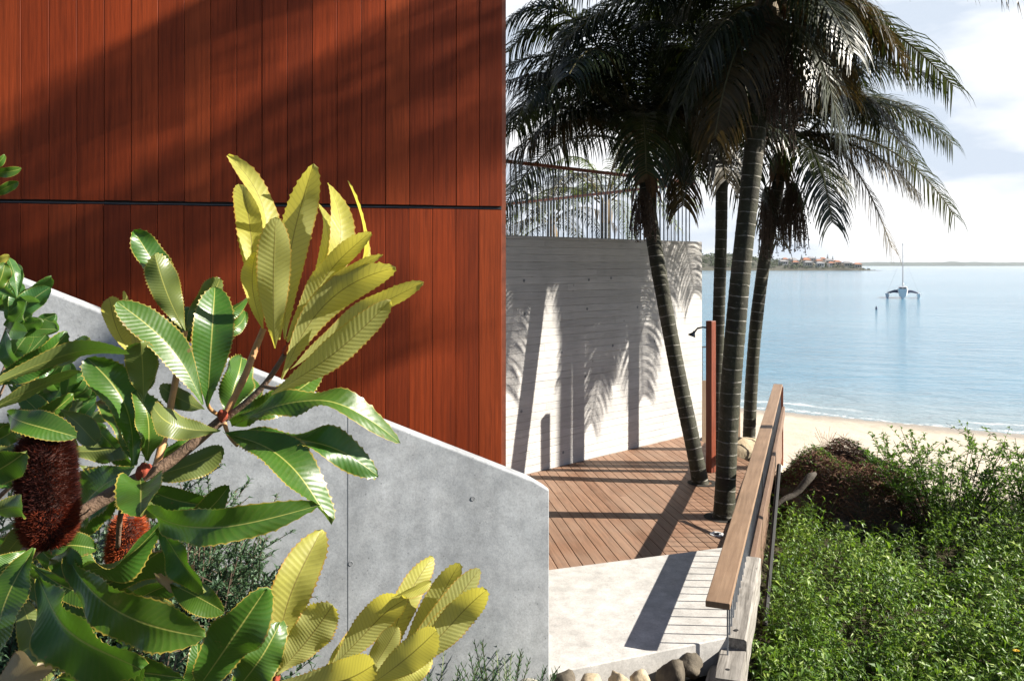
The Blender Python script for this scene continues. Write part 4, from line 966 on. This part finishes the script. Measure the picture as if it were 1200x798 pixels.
for i in range(nn + 1):
    for j in range(nn + 1):
        u, v_ = i/nn*2-1, j/nn*2-1; X, Y = mc.x + .15 + u * 1.3, mc.y + v_ * .9; q = min(1, math.hypot(u, v_))
        core.v.append((X, Y, tz(X, Y) - .08 + .86 * (1 - q ** 2.2) * (1 + .35 * noise.noise(Vector((X * 2.2, Y * 2.2, 0)))) + .05 * noise.noise(Vector((X*7, Y*7, 1)))))
for i in range(nn):
    for j in range(nn): a = i*(nn+1)+j; core.face((a, a+nn+1, a+nn+2, a+1))
tag(core.build('earth_mound', plain('mound_earth', (.05, .033, .022), .95, 0, .4, 8, .6), smooth=True), kind='structure')
vn = MB(); r_ = random.Random(41)
for _ in range(3400):
    a = r_.uniform(0, 6.28); q = r_.random() ** .5; X = mc.x + .1 + math.cos(a) * 1.2 * q; Y = mc.y + math.sin(a) * .8 * q
    if noise.noise(Vector((X * 1.6, Y * 1.6, 9))) < -.06 and r_.random() < .8: continue
    p = Vector((X, Y, tz(X, Y) + .92 * (1 - q ** 2.2) * (1 + .35 * noise.noise(Vector((X * 2.2, Y * 2.2, 0)))) + r_.uniform(0, .08)))
    d = Vector((r_.uniform(-1, 1), r_.uniform(-1, 1), r_.uniform(-.2, .6))).normalized(); vn.c = r_.random(); l = r_.uniform(.03, .06); leafq(vn, p, d, Vector((0, 0, 1)), l, l * .6)
tag(vn.build('creeper', M['shrubleaf']), 'green creeper leaves scattered over the dry brush', 'creeper', kind='stuff')
q = G(968, 535, -1.0); mb = MB(); r_ = random.Random(9)
for _ in range(16):
    a = r_.uniform(0, 6.28); t_ = q + Vector((math.cos(a) * .22, math.sin(a) * .2, r_.uniform(.4, .62))); mb.tube([q, q.lerp(t_, .5) + Vector((0,0,.05)), t_], .003, 3, False)
tag(mb.build('bare_twig_plant', M['drybrush']), 'thin bare twiggy weed standing on the sand behind the mound', 'plant')
# fine leaved grey-green shrubs against the grey wall
shrub('fine_leaf_shrub', 'fine grey-green shrub at the foot of the grey wall behind banksia', 'shrub', Vector((-1.75, 4.05, .1)), (.6, .38), 1.6, 240, M['rosemary'], M['twig'], 51, (.028, .05), .34, 300, 1.0)
shrub('fine_leaf_shrub', 'fine grey-green shrub at the far left behind the flower spike', 'shrub', Vector((-2.55, 3.7, .15)), (.6, .4), 1.65, 200, M['rosemary'], M['twig'], 52, (.028, .05), .34, 300, 1.0)
shrub('fine_leaf_shrub', 'fine dark shrub low under the big dark banksia leaves', 'shrub', Vector((-1.55, 3.1, .4)), (.65, .4), .95, 110, M['rosemary'], M['twig'], 53, (.024, .042), .34, 300, 1.0)
# succulent ground plants at the wall foot
def succulent(label, c, rad, seed):
    rr = random.Random(seed); o = empty('coast_succulent', c, label, 'succulent', 'succulents along the foot of the grey wall'); lf, st = MB(), MB()
    for _ in range(60):
        a = rr.uniform(0, 6.28); q = rr.random() ** .5; b = c + Vector((math.cos(a) * rad * q * .8, math.sin(a) * rad * q * .45, 0)); l = rr.uniform(.30, .64) * (1.1 - .5 * q)
        d = Vector((math.cos(a) * .5 + rr.uniform(-.3, .3), math.sin(a) * .4 + rr.uniform(-.3, .3), 1)).normalized(); t_ = b + d * l; st.tube([b, t_], .003, 3, False); tone = rr.gauss(.5, .2)
        for k in range(24):
            t = .25 + .75 * k / 23; p = b + d * l * t; an = k * 2.4; dd = (Vector((math.cos(an), math.sin(an), .6)).normalized() + d * .5).normalized(); lf.c = min(1, max(0, tone + rr.gauss(0, .1)))
            ll_ = rr.uniform(.025, .045); e1 = dd.orthogonal().normalized() * .0032; e2 = dd.cross(e1); m_ = p + dd * ll_ * .5; tt = p + dd * ll_ + Vector((0, 0, .006))
            lf.add([p, m_ + e1, m_ + e2, m_ - e1, m_ - e2, tt], [(0,2,1),(0,3,2),(0,4,3),(0,1,4),(1,2,5),(2,3,5),(3,4,5),(4,1,5)])
    lf.build('foliage', M['succ'], o); st.build('stem', M['weedstem'], o)
succulent('blue-green succulent at wall foot beside the wall end', Vector((-.07, 4.74, .10)), .26, 61)
succulent('blue-green succulent behind the yellow lower leaf cluster', Vector((-.45, 4.55, .12)), .34, 62)
succulent('blue-green succulent left of the lower leaf cluster stem', Vector((-.85, 4.45, .12)), .34, 63)

# ------------------------------------------------------------------ banksia
def leaf_shape(t):
    if t < .62: return .06 + .94 * math.sin(math.pi/2 * t / .62) ** 1.15
    return max(0, 1 - ((t - .62) / .38) ** 2.7) ** .64
def make_leaf(name, mat, B, T, w, roll, bend, sway, fold, wave, parent, teeth=22, tooth=.075, rr=rng, tipcurl=0.0):
    ax = T - B; Lg = ax.length; ax.normalize(); view = ((B + T) / 2 - Vector((0, 0, EYE))).normalized()
    sd = ax.cross(view).normalized(); nn_ = sd.cross(ax).normalized()          # nn_ points towards the camera when roll is 0
    if nn_.dot(view) > 0: nn_ = -nn_; sd = -sd
    rot = Matrix.Rotation(R(roll), 3, ax); sd = rot @ sd; nn_ = rot @ nn_
    teeth = int(teeth * 1.2); tw = R(rr.uniform(-55, 55)); sc1 = rr.uniform(-.06, .06); sc2 = rr.uniform(0, 6.28); asym = rr.uniform(-.08, .08); bend += rr.uniform(-.03, .05); sway += rr.uniform(-.03, .03); wave *= rr.uniform(1.6, 4.2); fold += rr.uniform(-.05, .3); tipcurl += rr.uniform(-.45, .12); f2 = rr.uniform(11, 19); ta = [rr.uniform(.35, 1.15) for _ in range(400)]
    n = teeth * 4; us = (-1, -.9, -.55, -.16, 0, .16, .55, .9, 1); mb = MB(); ph = rr.uniform(0, 6.28); ph2 = rr.uniform(0, 6.28); prof = []
    for i in range(n + 1):
        t = i / n
        c = B + ax * (Lg * t) + nn_ * (bend * Lg * math.sin(math.pi * t) + tipcurl * Lg * max(0, t - .6) ** 2 * 3) + sd * (sway * Lg * math.sin(math.pi * t)) + nn_ * (sc1 * Lg * math.sin(5.2 * t + sc2) * t)
        hw = w / 2 * leaf_shape(t)
        rt = Matrix.Rotation(tw * (t - .35), 3, ax); sd0, nn0 = sd, nn_
        sd_, nn__ = rt @ sd, rt @ nn_
        for u in us:
            au = abs(u); e = u
            ser = 0
            if au == 1: ser = ta[(i // 4) * 2 + (u > 0)] * (tooth if (i % 4) == 2 else (tooth * .35 if (i % 4) == 3 else 0)) * w / 2 * (1 if .1 < t < .985 else 0)
            q = c + sd_ * (u * hw * (1 + asym * (1 if u > 0 else -1)) + (ser if u > 0 else -ser)) + nn__ * (fold * hw * au ** 1.4 + wave * w * au ** 2 * math.sin(t * f2 + ph + (1.3 if u > 0 else 0)) * .5 + wave * w * .5 * au * math.sin(t * 7 + ph2 + u))
            if au == 1: q += ax * (ser * .6)
            mb.v.append(tuple(q))
    m_ = len(us)
    for i in range(n):
        for k in range(m_ - 1):
            a = i * m_ + k; u0, u1 = (us[k] + 1) / 2, (us[k+1] + 1) / 2; t0, t1 = i / n, (i+1) / n
            mb.face((a, a+1, a+m_+1, a+m_), [(u0, t0), (u1, t0), (u1, t1), (u0, t1)])
    o = mb.build(name, mat, parent, smooth=True)
    return o
bk = empty('banksia_bush', Vector((-.62, 1.35, tz(-.62, 1.35))), 'serrated banksia bush with yellow-green new leaves in left foreground', 'shrub')
DY = 1.3
def lf(bx, by, tx, ty, w, kind='o', roll=0, y0=DY, y1=None, bend=.05, sway=0, fold=.12, wave=.05, tipcurl=0, teeth=22):
    y1 = y0 if y1 is None else y1
    B = P(bx, by, y0); T = P(tx, ty, y1); wm = w * (.80 if kind == 'o' else .76) / FPX * (y0 + y1) / 2 / max(.35, abs(math.cos(R(roll))))
    mat = {'o': M['old_leaf'], 'y': M['young_leaf'], 'd': M['dry_leaf']}[kind]; nm = {'o': 'leaf', 'y': 'young_leaf', 'd': 'dry_leaf'}[kind]
    if nm == 'young_leaf': tooth = .095
    else: tooth = .095
    o = make_leaf(nm, mat, B, T, wm, roll, bend, sway, fold, wave, bk, teeth, tooth, rng, tipcurl)
    if kind == 'y': o['label'] = 'yellow-green young leaf with toothed edge'
    elif kind == 'd': o['label'] = 'dry curled brown leaf'
    return o
# upper young cluster
lf(322, 398, 293, 199, 36, 'y', 20, 1.33, 1.40, .04, -.05)
lf(328, 398, 305, 171, 26, 'y', 52, 1.30, 1.34, .02, .0, .2)
lf(334, 398, 366, 201, 50, 'y', 180, 1.33, 1.38, -.03, .02)
lf(338, 398, 384, 218, 26, 'y', 30, 1.36, 1.45, .05, .03)
lf(338, 398, 403, 212, 36, 'y', 30, 1.34, 1.42, .06, .05, .25)
lf(336, 396, 439, 230, 22, 'y', 60, 1.31, 1.33, .10, .09, .3)
lf(336, 400, 423, 264, 32, 'y', 205, 1.29, 1.30, -.02, .0)
lf(308, 385, 299, 297, 34, 'y', 15, 1.31, 1.34, .10, -.1)
lf(322, 408, 323, 252, 50, 'y', 180, 1.25, 1.20, -.08, .0, -.1)
lf(336, 412, 435, 288, 24, 'y', 215, 1.28, 1.30, .02, .04)
lf(330, 445, 463, 312, 50, 'y', 195, 1.26, 1.27, .10, .10, .15)
lf(340, 432, 495, 328, 30, 'y', 210, 1.24, 1.27, .04, -.03, .2)
lf(318, 462, 458, 352, 48, 'y', 190, 1.20, 1.20, .02, -.03, .2)
# leaves round the node at the main fork
lf(268, 492, 380, 437, 46, 'o', 10, 1.30, 1.36, .08, .03, .1, .09)
lf(272, 500, 458, 487, 36, 'o', -42, 1.28, 1.25, .16, .02, .2, .12, -.3)
lf(264, 508, 387, 592, 56, 'o', -30, 1.26, 1.16, .06, -.03, .1, .06)
lf(272, 506, 444, 543, 34, 'o', -44, 1.29, 1.27, .12, .03, .2, .12)
lf(160, 587, 334, 612, 44, 'o', 25, 1.10, .98, .12, .06, .1, .08, -.25)
lf(264, 488, 287, 415, 50, 'o', 15, 1.36, 1.42, .08, 0)
lf(258, 505, 172, 480, 40, 'o', 195, 1.20, 1.14, .10, .05, .2, .05)
lf(256, 486, 300, 440, 36, 'o', 30, 1.38, 1.46, .08, .05)
# the middle left whorl
lf(243, 476, 252, 335, 56, 'o', 0, 1.22, 1.24, .05, .0, .1, .03)
lf(238, 474, 137, 353, 46, 'o', 28, 1.18, 1.14, .06, .06, .1, .03)
lf(216, 388, 151, 272, 32, 'o', 40, 1.32, 1.28, .10, -.06, .3, .06)
lf(217, 388, 182, 298, 42, 'o', 185, 1.28, 1.24, .08, .02, .1)
lf(217, 390, 259, 326, 42, 'o', 190, 1.34, 1.38, .10, -.05, .2)
lf(168, 470, 165, 403, 44, 'o', 180, 1.16, 1.12, .05, 0, .1)
lf(160, 425, 127, 350, 28, 'y', 35, 1.30, 1.34, .06, -.15)
lf(160, 430, 141, 347, 22, 'y', 200, 1.32, 1.36, .08, -.1)
lf(232, 392, 292, 345, 18, 'o', 40, 1.42, 1.5, .05, .0)
lf(232, 392, 296, 368, 22, 'o', 20, 1.42, 1.5, .05, .1)
lf(222, 400, 205, 352, 26, 'o', 20, 1.38, 1.42, .05, 0)
lf(222, 400, 196, 372, 24, 'o', 20, 1.40, 1.42, .05, 0)
lf(240, 480, 190, 455, 28, 'o', 200, 1.30, 1.32, .05, 0)
# second node
lf(156, 546, 101, 420, 54, 'o', 26, 1.20, 1.20, .06, .12, .1, .05)
lf(172, 540, 167, 462, 42, 'o', 24, 1.22, 1.20, .05, .03, .1, .06)
lf(164, 562, 165, 617, 64, 'o', 0, 1.18, 1.02, .12, 0, .1, .05, 0, 16)
lf(158, 548, 88, 606, 62, 'o', 30, 1.24, 1.28, .06, .02, .1, .05)
lf(160, 545, 122, 455, 44, 'o', 15, 1.28, 1.34, .06, .06, .15, .08)
lf(170, 550, 240, 500, 26, 'o', 35, 1.30, 1.36, .08, 0, .2, .1)
lf(168, 560, 262, 525, 34, 'o', 150, 1.32, 1.36, .06, -.04, .1)
lf(150, 480, 175, 415, 36, 'o', 20, 1.36, 1.40, .08, 0)
lf(130, 470, 118, 440, 30, 'o', 10, 1.40, 1.42, .08, .05)
lf(155, 560, 250, 592, 34, 'o', 15, 1.30, 1.30, .10, .05)
lf(150, 566, 70, 630, 40, 'o', -20, 1.30, 1.30, .08, 0)
# left hand long leaves
lf(-18, 452, 78, 392, 40, 'o', 10, 1.12, 1.14, .06, .05, .1, .05)
lf(-40, 466, 150, 400, 26, 'o', 215, 1.02, 1.08, .14, -.04, .2, .04)
lf(-40, 500, 96, 434, 22, 'o', 225, 1.00, 1.04, .12, -.03, .2, .04)
lf(10, 485, 82, 506, 40, 'o', -15, 1.12, 1.08, .16, .08, .1, .05)
lf(70, 480, 112, 520, 32, 'o', 205, 1.22, 1.2, .10, 0)
lf(-15, 520, 26, 498, 32, 'o', 10, 1.18, 1.20, .1, 0)
lf(-30, 560, 30, 530, 44, 'o', 20, 1.06, 1.04, .1, 0)
lf(-30, 605, 40, 592, 30, 'o', 200, 1.00, .98, .1, 0)
lf(-18, 520, 22, 560, 46, 'o', 190, 1.1, 1.06, .08, 0)
lf(-15, 232, 22, 213, 14, 'o', 20, 1.2, 1.2, .05, 0)
lf(-15, 205, 23, 200, 14, 'o', 20, 1.2, 1.2, .05, 0)
lf(-15, 198, 6, 184, 12, 'o', 30, 1.2, 1.2, .05, 0)
lf(-15, 310, 10, 300, 14, 'y', 20, 1.2, 1.2, .05, 0)
lf(-10, 345, 6, 308, 22, 'o', 20, 1.2, 1.2, .05, 0)
# lower left big dark leaves
lf(40, 642, -8, 765, 66, 'o', 32, 1.00, .94, .06, .03, .1, .05)
lf(44, 676, 163, 785, 78, 'o', 36, .98, .90, .08, .02, .1, .05)
lf(78, 650, 240, 746, 62, 'o', 26, 1.08, 1.00, .10, .03, .1, .06)
lf(200, 684, 258, 712, 40, 'o', -10, 1.22, 1.18, .08, 0, .1, .06)
lf(226, 815, 311, 692, 70, 'o', 8, 1.05, 1.02, .05, 0, .12, .09)
lf(270, 818, 326, 742, 56, 'o', 15, 1.12, 1.12, .05, 0, .12, .08)
lf(206, 815, 233, 760, 28, 'o', 30, 1.10, 1.08, .08, .08, .2, .08)
lf(70, 800, 160, 778, 66, 'o', 35, 1.02, .96, .08, 0)
lf(135, 748, 212, 742, 44, 'o', -20, 1.12, 1.08, .12, .05, .1, .1)
lf(60, 655, 95, 672, 36, 'o', -20, 1.1, 1.06, .1, 0)
lf(-10, 820, 48, 775, 60, 'd', 190, 1.02, .98, .08, 0)
lf(180, 672, 226, 662, 30, 'd', 30, 1.24, 1.22, .12, .1, .4)
lf(20, 690, 60, 800, 46, 'o', 190, 1.14, 1.1, .1, 0)
lf(120, 800, 190, 790, 50, 'o', -15, 1.1, 1.0, .1, 0)
lf(50, 645, 110, 640, 34, 'o', -20, 1.15, 1.15, .1, 0)
lf(30, 645, -30, 690, 44, 'o', -10, 1.02, .98, .1, 0)
lf(150, 700, 205, 735, 40, 'o', 200, 1.2, 1.2, .1, 0)
# lower young cluster
lf(322, 792, 379, 622, 60, 'y', 8, 1.20, 1.26, .05, -.10, .08, .03)
lf(324, 790, 390, 708, 60, 'y', 190, 1.14, 1.16, .05, -.06, .1, .03)
lf(322, 800, 442, 776, 56, 'y', 190, 1.08, 1.04, .08, -.12, .1, .03)
lf(385, 785, 477, 690, 50, 'y', 195, 1.18, 1.20, .05, .0, .15, .05)
lf(452, 790, 508, 651, 40, 'y', 12, 1.24, 1.34, .05, -.06, .1, .03)
lf(462, 790, 536, 659, 40, 'y', 195, 1.22, 1.30, .04, -.02, .12, .03)
lf(468, 790, 562, 666, 38, 'y', 200, 1.20, 1.28, .04, 0, .12, .03)
lf(470, 792, 569, 687, 46, 'y', 190, 1.14, 1.18, .03, .0, .12, .03)
lf(476, 790, 560, 700, 32, 'y', 200, 1.17, 1.21, .03, .06, .12, .03)
lf(428, 806, 513, 736, 48, 'y', 188, 1.06, 1.06, .05, -.02, .12, .03)
lf(425, 800, 466, 734, 36, 'y', 192, 1.10, 1.12, .05, -.05, .12, .03)
lf(430, 802, 508, 776, 30, 'y', 20, 1.12, 1.14, .05, .03, .2, .05)
lf(380, 790, 432, 730, 36, 'y', 12, 1.24, 1.28, .05, 0, .1)
lf(458, 700, 504, 680, 16, 'y', 40, 1.16, 1.20, .05, 0, .3)
fr_ = random.Random(404)
for _ in range(20):
    x0, y0 = fr_.uniform(-30, 120), fr_.uniform(430, 640); an = R(fr_.uniform(-60, 70)); l = fr_.uniform(60, 105); yy = fr_.uniform(1.42, 1.75)
    lf(x0, y0, x0 + l * math.cos(an), y0 - l * math.sin(an), l * .34, 'o', fr_.choice((25, -20, 40, 195, 160)), yy, yy + fr_.uniform(-.06, .06), .08, fr_.uniform(-.08, .08), .15, .06)
for _ in range(16):
    x0, y0 = fr_.uniform(-30, 190), fr_.uniform(610, 790); an = R(fr_.uniform(-75, 60)); l = fr_.uniform(75, 125); yy = fr_.uniform(1.10, 1.4)
    lf(x0, y0, x0 + l * math.cos(an), y0 - l * math.sin(an), l * .34, 'o', fr_.choice((30, 40, 48, 150, 20)) * (1 if an < .6 else -1), yy, yy + fr_.uniform(-.05, .05), .08, fr_.uniform(-.08, .08), .15, .06)
# stems
def stem(pts, r, mat, name='stem'):
    q = [P(*p) for p in pts]; m = len(q); out_ = []
    for i in range(m - 1):
        a, b, c, d = q[max(0, i-1)], q[i], q[i+1], q[min(m-1, i+2)]
        for k in range(6):
            t = k/6; out_.append(.5 * ((2*b) + (c-a)*t + (2*a-5*b+4*c-d)*t*t + (-a+3*b-3*c+d)*t**3))
    out_.append(q[-1]); n = len(out_); mb = MB()
    mb.tube(out_, [(r[0] + (r[1] - r[0]) * i / (n-1)) * (1 + .12 * noise.noise(out_[i] * 60)) for i in range(n)], 10); return mb.build(name, mat, bk, smooth=True)
px_ = 1.25 / FPX
root = bk.location
stem([(-160, 900, 1.4), (-60, 760, 1.25), (20, 660, 1.16), (80, 612, 1.18), (150, 567, 1.22), (200, 540, 1.25), (262, 490, 1.28)], (11*px_, 6*px_), M['stem'])
stem([(262, 490, 1.28), (285, 445, 1.29), (298, 412, 1.31), (309, 385, 1.32)], (4.5*px_, 4*px_), M['young_stem'], 'young_stem')
stem([(262, 492, 1.28), (290, 470, 1.28), (312, 448, 1.28), (334, 415, 1.28)], (4*px_, 3*px_), M['stem'])
stem([(308, 452, 1.27), (325, 455, 1.24), (345, 445, 1.21)], (2.5*px_, 2*px_), M['stem'])
stem([(182, 552, 1.24), (195, 500, 1.28), (205, 450, 1.32), (217, 388, 1.34)], (5*px_, 3.5*px_), M['young_stem'], 'young_stem')
stem([(168, 556, 1.22), (155, 580, 1.24), (142, 600, 1.28), (138, 640, 1.34)], (4*px_, 3*px_), M['stem'])
stem([(-120, 470, 1.1), (-20, 455, 1.12), (10, 440, 1.16)], (6*px_, 3*px_), M['stem'])
stem([(60, 1000, 1.5), (180, 900, 1.35), (280, 830, 1.22), (322, 795, 1.18)], (8*px_, 5*px_), M['stem'])
stem([(300, 850, 1.25), (380, 815, 1.2), (440, 800, 1.15), (470, 790, 1.18)], (5*px_, 3.5*px_), M['stem'])
stem([(262, 490, 1.28), (247, 480, 1.25), (243, 472, 1.22)], (2.5*px_, 2*px_), M['young_stem'], 'young_stem')
stem([(262, 492, 1.28), (268, 510, 1.27), (278, 522, 1.25)], (2.5*px_, 2*px_), M['young_stem'], 'young_stem')
for i, (x, y, Y, r) in enumerate(((262, 487, 1.265, 8), (167, 552, 1.2, 9), (336, 410, 1.275, 6), (323, 792, 1.16, 7))):
    o = rock('bud', P(x, y, Y), (r*px_*.9, r*px_*.9, r*px_*1.1), M['bud'], i + .3, None, sub=3, amp=.5); o.parent = bk; o.location = P(x, y, Y) - Vector(bk.location)
    for kk in ('label', 'category'):
        if kk in o: del o[kk]
# flower spikes
def spike(a, b, r, hair, nh, hl_, label, seed, low=0):
    rr = random.Random(seed); ax = b - a; Lh = ax.length; ax.normalize(); e1 = ax.orthogonal().normalized(); e2 = ax.cross(e1)
    o = MB(); K = 14; prof = lambda t: (max(0, 1 - abs(2*t - 1) ** 5)) ** .5
    o.tube([a + ax * Lh * (k / K) for k in range(K+1)], [max(.002, r * .72 * prof(min(.995, max(.02, k / K)))) for k in range(K+1)], 18)
    co = o.build('flower_spike', M['cone_core'], bk, smooth=True); co['label'] = label
    h = MB()
    for i in range(nh):
        t = rr.random(); an = rr.uniform(0, 6.28); d = e1 * math.cos(an) + e2 * math.sin(an); p = a + ax * Lh * t + d * r * .66 * prof(min(.99, max(.02, t)))
        dd = (d + ax * (.35 * (t - .35) + rr.gauss(.05, .12)) + Vector((rr.gauss(0, .1), rr.gauss(0, .1), rr.gauss(0, .1)))).normalized(); l = hl_ * rr.uniform(.7, 1.2)
        s_ = dd.orthogonal().normalized(); s_ = Matrix.Rotation(rr.uniform(0, 6.28), 3, dd) @ s_ * .0005; cv = ax * l * rr.uniform(.0, .22)
        h.c = min(1, max(0, (.75 if t < low else .28) + rr.gauss(0, .2))); m_ = p + dd * l * .55; h.add([p - s_, p + s_, m_ + s_*.9, m_ - s_*.9, p + dd*l + cv], [(0,1,2,3), (3,2,4)])
    off = Vector(bk.location); me = bpy.data.meshes.new('styles'); me.from_pydata([(v[0]-off.x, v[1]-off.y, v[2]-off.z) for v in h.v], [], h.f); me.materials.append(hair)
    at = me.attributes.new('rnd', 'FLOAT', 'FACE'); at.data.foreach_set('value', h.rnd); so = bpy.data.objects.new('styles', me); COL.objects.link(so); so.parent = co
spike(P(58, 640, 1.10), P(52, 508, 1.10), 38/FPX*1.10, M['cone_hair'], 15000, .013, 'large dark maroon flower spike', 71, .38)
spike(P(143, 664, 1.42), P(153, 606, 1.42), 24/FPX*1.42, M['cone_hair2'], 4200, .012, 'small orange-red flower spike', 72, 1.1)

# coastal shrub with small smooth leaves at the left, nearer the wall
def whorl_shrub(label, nodes, Y, seed):
    rr = random.Random(seed); o = empty('coast_shrub', P(-60, 560, Y), label, 'shrub')
    b0 = P(-90, 620, Y + .1); bp = bk
    for (px, py, n, ln, az) in nodes:
        c = P(px, py, Y + rr.uniform(-.15, .15)); mb = MB(); mb.tube([b0, b0.lerp(c, .5) + Vector((0, 0, -.05)), c], [.008, .006, .003], 6); mb.build('stem', M['stem'], o, smooth=True)
        for k in range(n):
            a = rr.uniform(az - 1.5, az + 1.5); el = rr.uniform(-.3, 1.0); d = Vector((math.cos(a) * math.cos(el), -.55 * abs(math.sin(k * 1.7)) + .2, math.sin(el * .8) + .12 + math.sin(a) * .5)).normalized()
            l = ln * rr.uniform(.75, 1.15); make_leaf('leaf', M['small_leaf'], c, c + d * l, l * .36, rr.choice((0, 20, -25, 40, 175)), rr.uniform(.02, .1), rr.uniform(-.05, .05), .15, .05, o, 10, .03, rr)
whorl_shrub('coastal shrub with small smooth leaves at left edge before grey wall', [(8, 385, 9, .13, 0), (20, 395, 8, .12, .2), (-8, 362, 7, .13, .6), (30, 470, 8, .11, .2), (48, 455, 8, .11, .1), (10, 440, 6, .12, 0), (75, 470, 7, .10, .4), (20, 350, 5, .11, .8), (88, 500, 6, .1, 0)], 2.0, 91)

# ------------------------------------------------------------------ sea air
mb = MB(); mb.box((0, 7950, 30), (18400, 16300, 66)); hm = bpy.data.materials.new('sea_haze'); hm.use_nodes = True; ht = hm.node_tree
ht.nodes.remove(ht.nodes['Principled BSDF']); pv = ht.nodes.new('ShaderNodeVolumePrincipled'); pv.inputs['Density'].default_value = 6e-5; pv.inputs['Color'].default_value = (.86, .92, 1, 1); pv.inputs['Anisotropy'].default_value = .2
ht.links.new(pv.outputs[0], ht.nodes['Material Output'].inputs['Volume'])
tag(mb.build('haze', hm), kind='stuff')
